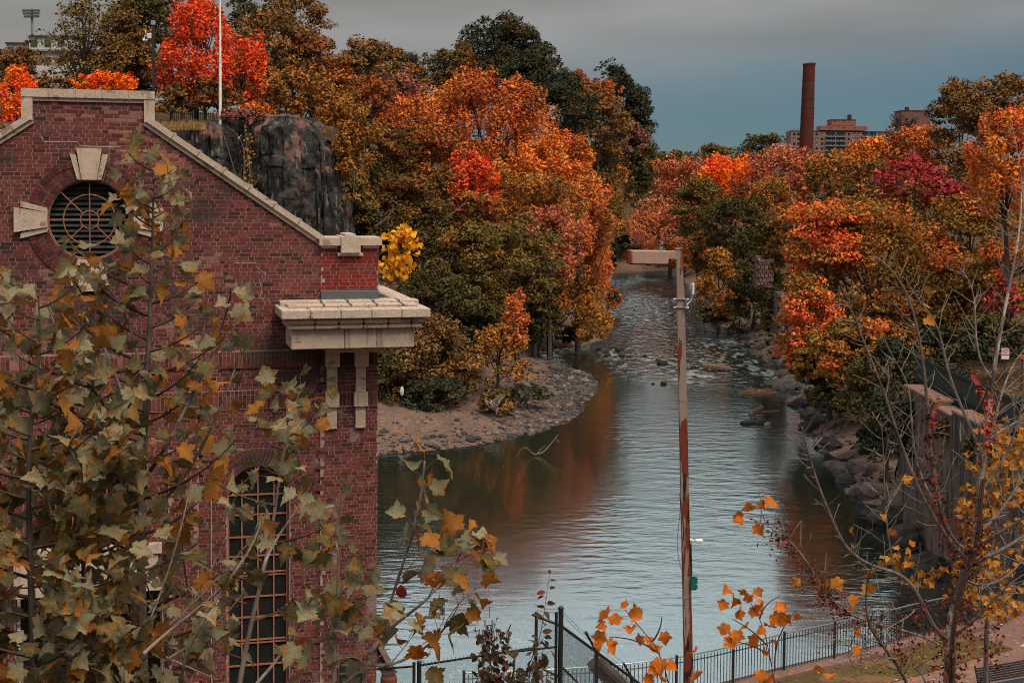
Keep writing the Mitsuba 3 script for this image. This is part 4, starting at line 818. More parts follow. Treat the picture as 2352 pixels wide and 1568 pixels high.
put('roof', blk(12, 66, 97, 101.5, D - .5, 13), 'mat_matte', wh, color=(.05, .055, .06)); put('roof', blk(65, 174, 81, 85.5, D - 2, 15), 'mat_matte', wh, color=(.05, .055, .06))
for x, y, dd in ((25, 117, D), (46.5, 116, D), (78, 100, D - 1.5), (110, 100, D - 1.5), (140, 100, D - 1.5), (25, 150, D), (46.5, 150, D), (78, 140, D - 1.5), (110, 140, D - 1.5), (140, 142, D - 1.5)): win(wh, spot(x, y, dd - .03), 1.5, 1.75)
for y in (128,): put('balcony', blk(14, 66, y, y + 1.2, D - 1.2, 1.1), 'mat_paint', wh, color=(.06, .065, .07)); put('balcony', blk(66, 172, 114, 115.2, D - 2.6, 1.0), 'mat_paint', wh, color=(.06, .065, .07))
sl = thing('stadium_light', 'tall stadium floodlight mast with three racks at the upper left', 'floodlight mast')
d = 350; b = spot(74, 150, d); t = spot(73.5, 20, d)
put('pole', rod([b[0], d, 15], t, .42, 8, .30), 'mat_paint', sl, color=(.16, .20, .22))
for k, y in enumerate((24, 30.5, 37.5)):
    a, e = spot(52 + 2 * k, y + .6, d - .5), spot(93 - k, y, d - .5); put('rack', rod(a, e, .16, 5), 'mat_paint', sl, color=(.06, .08, .09))
    for j in range(7):
        p = a + (e - a) * (j + .4) / 7; put('lamp', cbox(p + [0, -.3, -.05], (.55, .4, .6), .1), 'mat_paint', sl, color=(.05, .07, .08))

# ------------------------------------------------------------------ chimney and far apartments
ch = thing('brick_chimney', 'tall old brick factory chimney with iron bands rising above the right bank', 'chimney')
D = 390; b = spot(1851, 360, D); t = spot(1858.5, 150, D)
ax = (t - b) / np.linalg.norm(t - b); bot = b - ax * 22; L = t - bot; r0, r1 = 2.15, 1.62
def col_chim(p, n, uv):
    g = fbm(p.x * .9, p.y * .9, p.z * .5, 4); cells = cell_rand(dr.floor(p.z * 6), dr.floor(p.x * 2.2 + .5 * cell_rand(p.z * 6, 3)))
    c = mix((.060, .022, .019), (.120, .040, .033), .55 * g + .45 * cells)
    return mix(c, (.05, .03, .03), smoothstep(.5, .7, fbm(p.x * .5, p.y, p.z * .1 + 3, 3)) * .7)
scene['mat_chimney'] = matte(proc(col_chim))
put('shaft', tube([bot + L * f for f in np.linspace(0, 1, 24)], np.linspace(r0 + .12, r1, 24), 28), 'mat_chimney', ch, smooth=40)
for y in (186, 207, 228, 250, 272):
    f = np.clip((spot(1855, y, D)[2] - bot[2]) / L[2], 0, 1); p = bot + L * f; r = (r0 + .12) * (1 - f) + r1 * f
    put('band', tube([p - ax * .12, p + ax * .12], [r + .06, r + .06], 28), 'mat_matte', ch, color=(.035, .022, .022))
rg = rng_of(41)
for k in range(14):
    a = k / 14 * 2 * math.pi; h = rg.uniform(.1, .75); put('broken_rim', box(t + [r1 * .9 * math.cos(a), r1 * .9 * math.sin(a), h / 2 - .05], (.62, .62, h)), 'mat_chimney', ch)
ap = thing('apartment_tower', 'far red brick apartment slab with pale balconies behind the chimney', 'building')
D = 860
BR = (.25, .15, .138)
put('wall', blk(1817, 2060, 302, 430, D, 16), 'mat_matte', ap, color=BR); put('roof_slab', blk(1815, 2062, 300, 302.4, D - .5, 17), 'mat_matte', ap, color=(.46, .44, .43))
put('penthouse', blk(1885, 1992, 289, 300, D + 2, 12), 'mat_matte', ap, color=(.27, .10, .08)); pt = put('penthouse', blk(1910, 1966, 275.5, 289, D + 2, 12), 'mat_matte', ap, color=(.28, .11, .085)); put('roof_edge', blk(1909, 1967, 274, 275.5, D + 1.6, 13), 'mat_matte', ap, color=(.07, .06, .06))
put('chimney', blk(1949, 1956, 263, 274, D + 4, 3), 'mat_matte', ap, color=(.05, .03, .03)); put('aerial', blk(1940.7, 1941.3, 266, 274, D + 4, .15), 'mat_matte', ap, color=(.05, .05, .05))
for x in np.arange(1819, 1838, 4.4): put('railing_post', blk(x, x + .5, 295.5, 300, D + 1, .15), 'mat_matte', ap, color=(.10, .11, .12))
for x in np.arange(1868, 1885, 4.4): put('railing_post', blk(x, x + .5, 295.5, 300, D + 1, .15), 'mat_matte', ap, color=(.10, .11, .12))
put('railing', blk(1817, 1885, 295, 295.7, D + 1, .15), 'mat_matte', ap, color=(.10, .11, .12))
for r in range(7):
    y = 308 + r * 11.0
    for x in (1824.5, 1834, 1876, 1888, 1950, 1962, 1972, 2022, 2040):
        k = put('window', blk(x - 2.6, x + 2.6, y - 2.6, y + 3.0, D - .12, .3), 'mat_glass_dark', ap)
        if rg.random() < .55: put('blind', blk(x - 1.2, x + 1.6, y + .2, y + 2.8, D - .25, .1), 'mat_matte', k, color=(.52, .52, .54))
    for x0, x1 in ((1897.5, 1942), (1980, 2012)):
        k = put('balcony', blk(x0, x1, y - 4.4, y + 4.6, D - .1, .2), 'mat_glass_dark', ap); put('slab', blk(x0, x1, y + 4.8, y + 6.0, D - 1.6, 1.5), 'mat_matte', k, color=(.50, .50, .50))
        for x in np.arange(x0, x1, 3.2): put('baluster', blk(x, x + .7, y + 1.0, y + 4.8, D - 1.7, .15), 'mat_matte', k, color=(.22, .27, .30))
        put('partition', blk((x0 + x1) / 2 - .4, (x0 + x1) / 2 + .4, y - 4.4, y + 4.8, D - 1.5, 1.3), 'mat_matte', k, color=(.40, .32, .30))
for x, y in ((1917, 278), (1939, 278), (1907, 294), (1939, 294), (1965, 294)): put('window', blk(x - 2, x + 2, y - 1.2, y + 1.2, D + 1.9, .3), 'mat_glass_dark', ap)
wt = thing('brick_block', 'windowless far brick block with a stub chimney behind the right trees', 'building')
put('wall', blk(2072, 2132, 254, 430, 700, 14), 'mat_matte', wt, color=(.20, .09, .085)); put('chimney', blk(2082, 2088, 245.5, 254, 702, 3), 'mat_matte', wt, color=(.05, .035, .035)); put('cornice', blk(2071, 2133, 253, 254.6, 699.6, 15), 'mat_matte', wt, color=(.10, .06, .06))

# ------------------------------------------------------------------ ruin walls, retaining wall and fence on the right bank
ru = thing('ruined_wall', 'crumbling reddish wall with white graffiti among the trees of the right bank', 'wall')
put('masonry', blk(1738, 1774, 588, 660, 147, 1.2), 'mat_matte', ru, color=(.20, .11, .105)); rg = rng_of(43)
for k in range(26):
    r, c_ = divmod(k, 4); p = spot(1743 + c_ * 8.6 + (4 if r % 2 else 0), 595 + r * 9.5, 146.9); put('block', cbox(p, (.33, .16, .36), .03), 'mat_matte', ru, color=tuple(np.array((.21, .12, .11)) * rg.uniform(.7, 1.3)))
for q in ([(1742, 597), (1746, 593), (1744, 600), (1750, 599)], [(1752, 594), (1752, 600), (1757, 597)], [(1760, 601), (1762, 595), (1766, 602), (1768, 594)], [(1748, 646), (1750, 652), (1754, 644), (1758, 652), (1762, 645), (1766, 650)]):
    put('graffiti', tube([spot(x, y, 146.75) for x, y in q], .035, 4), 'mat_matte', ru, color=(.60, .60, .62))
rv = thing('ruined_wall', 'narrow mossy ruined pier at the water side of the flame coloured maple', 'wall')
put('masonry', blk(1786, 1803, 672, 790, 119, 1.6), 'mat_concrete', rv)
for k in range(9): put('block', cbox(spot(1790 + (k % 2) * 8, 678 + k * 11, 118.9), (.30, .2, .34), .03), 'mat_matte', rv, color=tuple(np.array((.20, .13, .125)) * rg.uniform(.6, 1.3)))
put('graffiti', rod(spot(1798, 674, 118.7), spot(1798, 680, 118.7), .06, 5), 'mat_matte', rv, color=(.5, .5, .52))
RW_ = thing('retaining_wall', 'tall stained concrete retaining wall along the right bank', 'wall')
ys = np.linspace(44, 69.6, 11)
for k, (a, e) in enumerate(zip(ys[:-1], ys[1:])):
    h = 6.95 - .25 * (k % 3 == 1); put('wall_panel', cbox([19.95, (a + e) / 2, (h - 2) / 2], (.75 + .02 * (k % 2), e - a - .012, h + 2), .03), 'mat_concrete', RW_)
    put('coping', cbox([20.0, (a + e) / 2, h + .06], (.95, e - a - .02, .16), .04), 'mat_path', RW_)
wf = thing('wall_fence', 'dark green-black picket fence on top of the retaining wall', 'fence')
yf = np.arange(50.0, 72.6, .125)
for y in yf: put('picket', box([20.95, y, 7.55], (.03, .055, 1.30)), 'mat_paint', wf, color=(.012, .026, .026))
for z in (7.05, 8.05): put('rail', box([20.98, 61.3, z], (.04, 22.6, .05)), 'mat_paint', wf, color=(.012, .026, .026))
for y in np.arange(50, 73, 2.5): put('post', box([20.97, y, 7.6], (.08, .08, 1.5)), 'mat_paint', wf, color=(.012, .026, .026))
b2 = thing('path_barrier', 'low dark plank barrier on the brown slope behind the wall fence', 'barrier')
for k in range(4):
    a, e = spot(2190 + 38 * k, 930 + 17 * k, 66 - 2.2 * k), spot(2226 + 38 * k, 946 + 17 * k, 64 - 2.2 * k); m_ = (a + e) / 2
    put('plank', merge([box(m_, (np.linalg.norm(e - a), .08, .55), [(e - a) / np.linalg.norm(e - a), np.cross([0, 0, 1], (e - a) / np.linalg.norm(e - a)), [0, 0, 1]])]), 'mat_paint', b2, color=(.02, .025, .025)); put('post', box(a - [0, 0, .4], (.12, .12, 1.4)), 'mat_paint', b2, color=(.018, .02, .02))
sg = thing('warning_sign', 'white warning notice with red bands on the dark slope at right', 'sign')
c = spot(2309, 812, 72); put('board', cbox(c, (.40, .03, .56), .006), 'mat_paint', sg, color=(.60, .63, .66)); p = [c[0], c[1] + .05, c[2] - .7]; put('post', box(p, (.06, .06, 2.6)), 'mat_paint', sg, color=(.03, .03, .03))
put('red_band', box(c + [0, -.022, .20], (.36, .012, .11)), 'mat_paint', sg, color=(.55, .06, .07)); put('red_band', box(c + [0, -.022, -.05], (.36, .012, .07)), 'mat_paint', sg, color=(.50, .08, .09))
lt = meshkit.text_mesh('DANGER', .075, .006, True); v = np.array(lt.vertices); v[:, 0] -= v[:, 0].mean(); v = np.stack([v[:, 0] * .82, -v[:, 2], v[:, 1] - .037], 1); put('lettering', (v + c + [0, -.026, .20], np.array(lt.faces)), 'mat_paint', sg, color=(.75, .72, .72))
for k in range(3): put('text_line', box(c + [0, -.020, .10 - .035 * k], (.28 - .05 * k, .010, .014)), 'mat_paint', sg, color=(.12, .13, .15))
s2 = thing('red_notice', 'small red notice at the right edge beside the warning sign', 'sign'); c = spot(2349, 819, 71); put('board', cbox(c, (.26, .03, .22), .006), 'mat_paint', s2, color=(.55, .06, .06)); put('post', box([c[0], c[1] + .05, c[2] - .9], (.05, .05, 2)), 'mat_paint', s2, color=(.03, .03, .03))

# ------------------------------------------------------------------ stones, boulders, logs and drift on the banks
rg = rng_of(51); STC = np.array([(.070, .068, .070), (.11, .095, .09), (.17, .125, .11), (.23, .165, .145), (.05, .05, .054), (.30, .24, .22)])
tm = [blob((0, 0, 0), (1, 1, 1), 700 + k, 1, .55, 1.2) for k in range(14)]; tm0 = [blob((0, 0, 0), (1.08, 1.08, 1.08), 740 + k, 0, .7, 1.4) for k in range(14)]; cand = []
while len(cand) < 6000:
    Y = rg.uniform(86, 134); xl = np.interp(Y, LEFT[:, 0], LEFT[:, 1]); dd = rg.exponential(3.6) - .35
    X = xl - dd
    if X < -12 or dd > 16: continue
    dens = meshkit.noise(np.array([X * .3, Y * .3, 0.]), 5)
    if X < -.5 and rg.random() < .55: continue
    if rg.random() > .35 + .9 * dens: continue
    s = float(np.clip(.045 * rg.pareto(1.7) + .05, .05, .30)) * (1.0 if Y < 112 else 1.2)
    cand.append((X, Y, s))
cand.sort(key=lambda c: -c[2]); ms, cs = [], []
for k, (X, Y, s) in enumerate(cand):
    v, f = (tm if k < 400 else tm0)[k % 14]; a = rg.uniform(0, 6.28); ca, sa = math.cos(a), math.sin(a)
    sc3 = s * np.array([rg.uniform(.8, 1.3), rg.uniform(.6, 1.0), rg.uniform(.35, .65)])
    w = (v * sc3) @ np.array([[ca, sa, 0], [-sa, ca, 0], [0, 0, 1]]) + [X, Y, float(ground_height(X, Y)) + s * .12]
    c = STC[rg.choice(6, p=[.26, .24, .2, .12, .14, .04])] * rg.uniform(.8, 1.2)
    if k < 220: put('shore_stone', (w, f), 'mat_stone', None, color=c, label='angular grey or brownish stone on the gravel shore beside the brick building', cat='stone', group='stones on the gravel shore')
    else: ms.append((w, f)); cs.append(np.tile(c, (len(w), 1)))
put('shingle', merge(ms), 'mat_stone', None, color=np.vstack(cs), label='small grey and pinkish stones strewn over the gravel shore', cat='shingle', kind='stuff')
ms, cs = [], []; n = 0; cand = []
while len(cand) < 1500:
    Y = rg.uniform(72, 190); xr = np.interp(Y, RIGHT[:, 0], RIGHT[:, 1]); dd = rg.exponential(1.7) - .5
    if dd > 7 or (Y < 74 and dd > .3): continue
    cand.append((xr + dd, Y, float(np.clip(.07 * rg.pareto(1.6) + .07, .07, .8))))
cand.sort(key=lambda c: -c[2])
for k, (X, Y, s) in enumerate(cand):
    v, f = (tm if k < 160 else tm0)[k % 14]; a = rg.uniform(0, 6.28); ca, sa = math.cos(a), math.sin(a)
    w = (v * s * np.array([rg.uniform(.8, 1.4), rg.uniform(.6, 1.0), rg.uniform(.4, .7)])) @ np.array([[ca, sa, 0], [-sa, ca, 0], [0, 0, 1]]) + [X, Y, float(ground_height(X, Y)) + s * .12]
    c = STC[rg.choice(6, p=[.3, .25, .15, .06, .22, .02])] * rg.uniform(.6, 1.0)
    if k < 90: put('bank_stone', (w, f), 'mat_stone', None, color=c, label='dark angular stone at the foot of the right bank', cat='stone', group='stones along the right bank')
    else: ms.append((w, f)); cs.append(np.tile(c, (len(w), 1)))
put('rubble', merge(ms), 'mat_stone', None, color=np.vstack(cs), label='dark rubble along the foot of the right bank', cat='rubble', kind='stuff')
def boulder(x, y, w, h, label, seed, col=(.075, .075, .078), name='boulder', sink=.25, sub=3):
    p = on_level(x, y + h * .6); m_ = p[1] / FOCAL; put(name, blob([p[0], p[1], h * m_ * (.5 - sink)], (w * m_, max(w * .7, h) * m_, h * m_), seed, sub, .4, 1.1), 'mat_stone', None, smooth=35 if False else False, color=col, label=label, cat='boulder')
boulder(1806, 880, 36, 20, 'large flat grey boulder at the water edge under the red-orange maple', 81, (.11, .105, .105))
boulder(1876, 928, 44, 22, 'big dark boulder right of the large flat one', 82, (.06, .06, .064)); boulder(1935, 985, 30, 20, 'dark boulder on the right bank below the ivy clump', 83, (.055, .055, .06)); boulder(1880, 958, 18, 12, 'grey boulder beside the heap of drift logs', 84, (.10, .10, .105))
boulder(1770, 878, 22, 10, 'low dark slab of rock left of the large flat boulder', 85, (.07, .07, .072)); boulder(1960, 1020, 26, 16, 'blackish boulder at the right water edge lower down', 86, (.05, .05, .053)); boulder(1900, 905, 26, 14, 'dark rock against the leafy bank above the drift logs', 87, (.06, .058, .06))
for k, (x, y, w, h, lab) in enumerate([(1423, 802, 12, 6, 'largest dark rock standing in the rapids'), (1396, 815, 8, 3.5, 'flat dark rock left of the largest one in the rapids'), (1430, 816, 9, 4, 'dark rock just below the largest one in the rapids'), (1444, 818, 6, 3, 'small rock close right of the rock below the largest one'), (1482, 816, 5, 3, 'small dark rock alone in the middle of the rapids'),
        (1521, 832, 13, 6, 'dark rock breaking the water left of the lamp post'), (1512, 826, 7, 2.5, 'small flat rock above the dark one near the lamp post'), (1500, 880, 4, 3, 'tiny rock at the ledge above the smooth water'), (1525, 879, 8, 5, 'pointed rock at the ledge just left of the lamp post'), (1595, 844, 12, 4, 'low rock in the rapids right of the lamp post'), (1375, 800, 8, 3, 'dark rock at the left margin of the rapids')]):
    boulder(x, y, w, h, lab, 90 + k, (.035, .036, .038), 'river_rock', .1, 2)
rl = newkey('drift_log'); labels[rl] = {'label': 'pale brown log stranded in the rapids right of the lamp post', 'category': 'log'}
a, e = on_level(1616, 847), on_level(1680, 852); a[2], e[2] = .28, .22
scene[rl] = cply(tube(bend([a, a * .7 + e * .3 + [0, 0, .06], a * .35 + e * .65, e], 10), np.array([.20, .24, .26, .25, .25, .26, .25, .26, .24, .18]), 9), 'mat_bark', color=(.30, .17, .115))
for k, (x0, y0, x1, y1, r, lab) in enumerate([(1722, 962, 1752, 934, .22, 'thick stub of a log leaning on the heap of drift at the right bank'), (1730, 955, 1790, 950, .10, 'thin pale driftwood stick on the heap at the right bank'), (1890, 872, 1835, 858, .09, 'pale plank lying on the bank under the red-orange maple')]):
    a = on_level(x0, y0); e = spot(x1, y1, a[1] + .4) if k < 2 else on_level(x1, y1); a[2] = .25; e[2] = max(e[2], .3)
    kk = newkey('drift_log'); labels[kk] = {'label': lab, 'category': 'log'}; scene[kk] = cply(tube([a, (a + e) / 2, e], [r, r * 1.05, r * .9], 8), 'mat_bark', color=(.27, .15, .11))
boulder(1745, 965, 16, 9, 'stone under the heap of drift logs', 103, (.08, .075, .075)); boulder(1763, 972, 8, 6, 'pale pink stone in front of the drift logs', 104, (.40, .27, .23), sub=2); boulder(1715, 968, 16, 8, 'dark stone left of the drift logs', 105, (.045, .045, .048))
ms = []
for _ in range(42):
    c = on_level(rg.uniform(1712, 1766), rg.uniform(896, 908)); c[2] = rg.uniform(.02, .14); v = np.r_[rg.normal(size=2) * [.5, .2], rg.normal() * .05]; ms.append(rod(c - v, c + v, .022, 4))
put('brush_raft', merge(ms), 'mat_bark', None, color=(.30, .15, .11), label='raft of reddish twigs caught in the smooth water near the right bank', cat='brush', kind='stuff')
db = thing('drift_branch', 'pale forked driftwood branch sticking out of the water off the gravel shore', 'branch')
for pts, r in (([(1232, 1042), (1250, 1035), (1262, 1022), (1272, 1010), (1281, 998)], .036), ([(1232, 1042), (1218, 1035), (1208, 1027), (1199, 1030), (1190, 1046)], .024), ([(1236, 1040), (1246, 1028), (1252, 1024)], .03), ([(1274, 1007), (1280, 1010), (1284, 1016)], .02)):
    put('limb', tube(bend([spot(x, y, on_level(1232, 1046)[1]) for x, y in pts], 12), np.linspace(r, r * .5, 12), 5), 'mat_bark', db, color=(.36, .23, .175))
put('plastic_bag', blob(spot(923, 898, 97.2), (.14, .10, .32), 33, 2, .2), 'mat_paint', None, color=(.45, .50, .52), label='pale plastic bag caught in the dark bush on the shore', cat='bag')

# ------------------------------------------------------------------ near leaves: blades with lobes, fold and curl; uv.x carries a tone number (tone * 10 + blade x)
def leaf_col(p, n, uv):
    k = dr.floor((uv.x + 5) / 10); x = uv.x - 10 * k; y = uv.y; r = cell_rand(k, 1); q = cell_rand(k, 2)
    sage = mix((.145, .142, .090), (.285, .262, .172), q); olive = mix((.072, .066, .032), (.130, .110, .052), q); rusty = mix((.225, .085, .018), (.36, .145, .030), q)
    a = dr.select(r < .48, sage, dr.select(r < .74, olive, rusty))
    b = mix((.50, .125, .020), (.64, .20, .035), q); c = mix((.40, .15, .028), (.56, .26, .05), q); d = mix((.075, .058, .034), (.20, .055, .045), smoothstep(.55, .9, q)); e = mix((.86, .34, .02), (.92, .52, .05), q)
    col = dr.select(k < 100, a, dr.select(k < 140, b, dr.select(k < 180, c, dr.select(k < 200, d, dr.select(k < 230, e, mi.Color3f(.30, .035, .045))))))
    blotch = smoothstep(.52, .66, fbm(x * 3.2 + k * 3.7, y * 3.2, k, 3))
    col = mix(col, dr.select(k < 100, mi.Color3f(.27, .115, .025), col * .62), blotch * (.55 + .3 * q))
    ax_ = dr.abs(x); v = dr.minimum(ax_, dr.minimum(dr.abs(ax_ * .82 - (y - .02) * .57), dr.abs(ax_ * .98 - (y + .02) * .20 - .0)))
    vein = 1 - smoothstep(.006, .022, v)
    return mix(col * (.85 + .3 * fbm(x * 9 + k, y * 9, 0, 2)), mi.Color3f(.34, .29, .17), vein * .30 * (1 - smoothstep(99, 101, k) * .8))
scene['mat_leaf'] = {'type': 'principledthin', 'base_color': proc(leaf_col), 'roughness': 0.55, 'diff_trans': 0.55, 'spec_trans': 0.0, 'eta': 1.35}
HALF = [(0.0, .0), (.10, -.07), (.22, -.12), (.34, -.07), (.33, .01), (.50, .10), (.42, .17), (.40, .26), (.55, .30), (.57, .39), (.74, .50), (.60, .54), (.56, .62), (.44, .59), (.33, .60), (.38, .70), (.30, .74), (.31, .84), (.20, .86), (.14, .96), (0, 1.12)]
OVAL = [(0, 0), (.14, .08), (.25, .25), (.29, .45), (.24, .66), (.13, .85), (0, 1.0)]
FAN = [(0, .0), (.12, .0), (.36, .10), (.50, .32), (.48, .58), (.32, .76), (.12, .80), (0, .72)]
def blade(half):
    h = np.array(half); out = np.vstack([h, (h * [-1, 1])[1:-1][::-1]]); k = len(h); n = len(out)
    mid = np.array([[0, .12], [0, .36], [0, .62], [0, .84 * h[-1, 1]]]) if half is HALF else np.array([[0, .3], [0, .6]])
    P = np.vstack([out, mid]); F = []
    def near(i, j): return n + int(np.argmin(np.abs(mid[:, 1] - (out[i, 1] + out[j, 1]) / 2)))
    prev = None
    for i in range(n):
        j = (i + 1) % n; m_ = near(i, j); F.append((i, j, m_))
        if prev is not None and prev != m_: F.append((i, m_, prev))
        prev = m_
    m_ = near(0, 1)
    if prev != m_: F.append((0, m_, prev))
    F = np.array(F); a = P[F]; ar = (a[:, 1, 0] - a[:, 0, 0]) * (a[:, 2, 1] - a[:, 0, 1]) - (a[:, 2, 0] - a[:, 0, 0]) * (a[:, 1, 1] - a[:, 0, 1])
    F[ar < 0] = F[ar < 0][:, ::-1]; return P, F[np.abs(ar) > 1e-6]
BL = {'lobed': blade(HALF), 'oval': blade(OVAL), 'fan': blade(FAN)}
def leaf(rng, kind, base, tip, normal, size, tone):
    P, F = BL[kind]; y = np.asarray(tip, float); y /= np.linalg.norm(y) + 1e-9; nn = np.asarray(normal, float) - y * np.dot(normal, y); nn /= np.linalg.norm(nn) + 1e-9; x = np.cross(y, nn)
    X, Y = P[:, 0], P[:, 1]; fold, curl, wav = rng.uniform(.0, .95), rng.uniform(-.35, 1.2), rng.uniform(.02, .13); ph = rng.uniform(0, 6.28, 2); sk = rng.uniform(-.18, .18)
    Z = fold * np.abs(X) - curl * Y * Y * .6 - .35 * curl * X * X + wav * np.sin(X * 9 + ph[0]) * np.sin(Y * 7 + ph[1]) + sk * X * Y
    V = np.asarray(base, float) + size * ((X * rng.uniform(.85, 1.1))[:, None] * x + Y[:, None] * y + Z[:, None] * nn)
    return V, F, np.stack([X + 10 * tone, Y], 1)
class Plant:
    def __init__(s, name, label, cat, seed, single=300, group=None):
        s.k = thing(name, label, cat, group); s.rng = rng_of(seed); s.leaves = []; s.stems = []; s.twigs = []; s.single = single; s.scale = .75
    def add(s, kind, base, tip, normal, size, tone): s.leaves.append((leaf(s.rng, kind, base, tip, normal, size, tone), size * (1 + .3 * s.rng.random())))
    def done(s, stemcol, twigcol=None, mat='mat_bark'):
        for P, R in s.stems: put('stem', tube(P, R, 7), mat, s.k, color=stemcol)
        if s.twigs: put('twigs', merge([tube(P, R, 4, False) for P, R in s.twigs]), 'mat_bark', s.k, color=twigcol or stemcol, kind='stuff')
        o = sorted(range(len(s.leaves)), key=lambda i: -s.leaves[i][1])
        for i in o[:s.single]: V, F, uv = s.leaves[i][0]; put('leaf', (V, F), 'mat_leaf', s.k, uv=uv, smooth=True)
        r = [s.leaves[i][0] for i in o[s.single:]]
        if r: put('foliage', merge([(V, F) for V, F, _ in r]), 'mat_leaf', s.k, smooth=True, uv=np.vstack([q[2] for q in r]), kind='stuff')
def shoot(pl, P, r0, lmin, lmax, n, tones, d_leaf0=.15, kind='lobed', spread=.5, droop=.35, petiole=.09):
    """A leafy shoot along P: twig plus leaves standing off it on stalks."""
    P = bend(P, 14); rng = pl.rng; pl.twigs.append((P, np.linspace(r0, r0 * .35, len(P)))); T_ = np.gradient(P, axis=0); T_ /= np.linalg.norm(T_, axis=1, keepdims=True)
    for i in range(n):
        f = d_leaf0 + (1 - d_leaf0) * (i + rng.random() * .6) / n; j = f * (len(P) - 1); a = int(min(j, len(P) - 2)); p = P[a] + (P[a + 1] - P[a]) * (j - a); t = T_[a]
        e = rng.normal(size=3); e -= t * np.dot(e, t); e /= np.linalg.norm(e) + 1e-9
        if i == n - 1: e *= .3
        out = e * .9 + t * spread + [0, 0, .1]; out /= np.linalg.norm(out); q = p + out * petiole * rng.uniform(.6, 1.4)
        pl.twigs.append((np.array([p, (p + q) / 2 + [0, 0, .006], q]), np.array([.0022, .0018, .0016])))
        tip = out * .8 + np.array([0, 0, -droop]) + rng.normal(size=3) * .35; nrm = np.array([0, -.45, .65]) + rng.normal(size=3) * .75
        pl.add(kind, q, tip, nrm, rng.uniform(lmin, lmax) * pl.scale * (.75 if f > .93 else 1), int(rng.choice(tones)))
def px_path(pts, d, rng=None, jit=0.0): return np.array([spot(x, y, d + (rng.normal() * jit if rng is not None else 0)) for x, y in pts])
def side_shoots(pl, stem_px, d, y_rng, n, lmin_px, lmax_px, leaf_rng, tones, side=None, up=.75, leaves=7, jit=.35):
    """Shoots leaving a stem (survey pixels) alternately to both sides, rising outward."""
    sp = np.array(stem_px, float); o = np.argsort(sp[:, 1]); ys = np.linspace(y_rng[0], y_rng[1], n); px = d / FOCAL
    for i, y in enumerate(ys):
        x = np.interp(y, sp[o, 1], sp[o, 0]); s = side or (1 if i % 2 else -1); L = pl.rng.uniform(lmin_px, lmax_px); a = pl.rng.uniform(.55, 1.0) * up
        p0 = spot(x, y, d); dz = pl.rng.normal() * jit; p1 = spot(x + s * L * .55, y - L * .40 * a, d + dz * .5); p2 = spot(x + s * L, y - L * a * 1.05, d + dz)
        shoot(pl, [p0, p1, p2], .006 + .00004 * L, leaf_rng[0], leaf_rng[1], max(3, int(leaves * L / 150)), tones)
def ground_foot(p):
    return np.array([p[0], p[1], float(ground_height(p[0], p[1])) - .2])
SY = list(range(0, 96))
# main sycamore sapling before the wall
s1 = Plant('sycamore_sapling', 'tall young sycamore with sage and rusty leaves rising before the round window', 'sapling', 201)
st = [(330, 1640), (326, 1400), (324, 1250), (334, 950), (345, 700), (351, 520), (353, 385)]; d = 10.6
P = px_path(st, d); P = np.vstack([ground_foot(P[0]), P]); s1.stems.append((bend(P, 30), np.linspace(.055, .006, 30)))
side_shoots(s1, st, d, (392, 650), 13, 26, 66, (.10, .18), SY, leaves=18, up=.9)
side_shoots(s1, st, d, (670, 1000), 13, 90, 200, (.12, .195), SY, leaves=9)
side_shoots(s1, st, d, (1020, 1560), 14, 120, 240, (.13, .21), SY, leaves=9, up=.6)
shoot(s1, px_path([(353, 420), (354, 385), (352, 372)], d), .004, .09, .14, 5, SY)
for pts, n in (([(345, 1080), (430, 930), (490, 800), (530, 660)], 13), ([(335, 1180), (450, 1050), (520, 900), (560, 790)], 13), ([(335, 1000), (260, 850), (200, 700), (160, 650)], 11), ([(335, 1120), (240, 930), (150, 800), (110, 690)], 12), ([(330, 860), (300, 760), (255, 670), (225, 640)], 8)):
    s1.stems.append((bend(px_path(pts, d - .3, s1.rng, .2), 16), np.linspace(.016, .005, 16))); shoot(s1, s1.stems[-1][0], .004, .12, .195, n, SY, .25)
s1.done((.17, .145, .13), (.13, .07, .05))
# left edge sapling
s2 = Plant('sycamore_sapling', 'leafy young sycamore at the lower left edge with a dark upright stem', 'sapling', 202)
st = [(80, 1640), (72, 1350), (66, 1150), (74, 950), (92, 800), (88, 690)]; d = 9.7
P = px_path(st, d); P = np.vstack([ground_foot(P[0]), P]); s2.stems.append((bend(P, 24), np.linspace(.045, .006, 24)))
side_shoots(s2, st, d, (680, 1000), 13, 60, 150, (.12, .19), SY, leaves=10); side_shoots(s2, st, d, (1010, 1620), 28, 100, 230, (.13, .22), SY, leaves=13, up=.6)
st2 = [(215, 1640), (200, 1400), (185, 1200), (190, 1000), (215, 880)]; P = px_path(st2, d + .4); s2.stems.append((bend(np.vstack([ground_foot(P[0]), P]), 20), np.linspace(.032, .006, 20)))
side_shoots(s2, st2, d + .4, (890, 1600), 21, 80, 170, (.13, .21), SY, leaves=12, up=.65)
s2.done((.10, .08, .072), (.12, .065, .05))
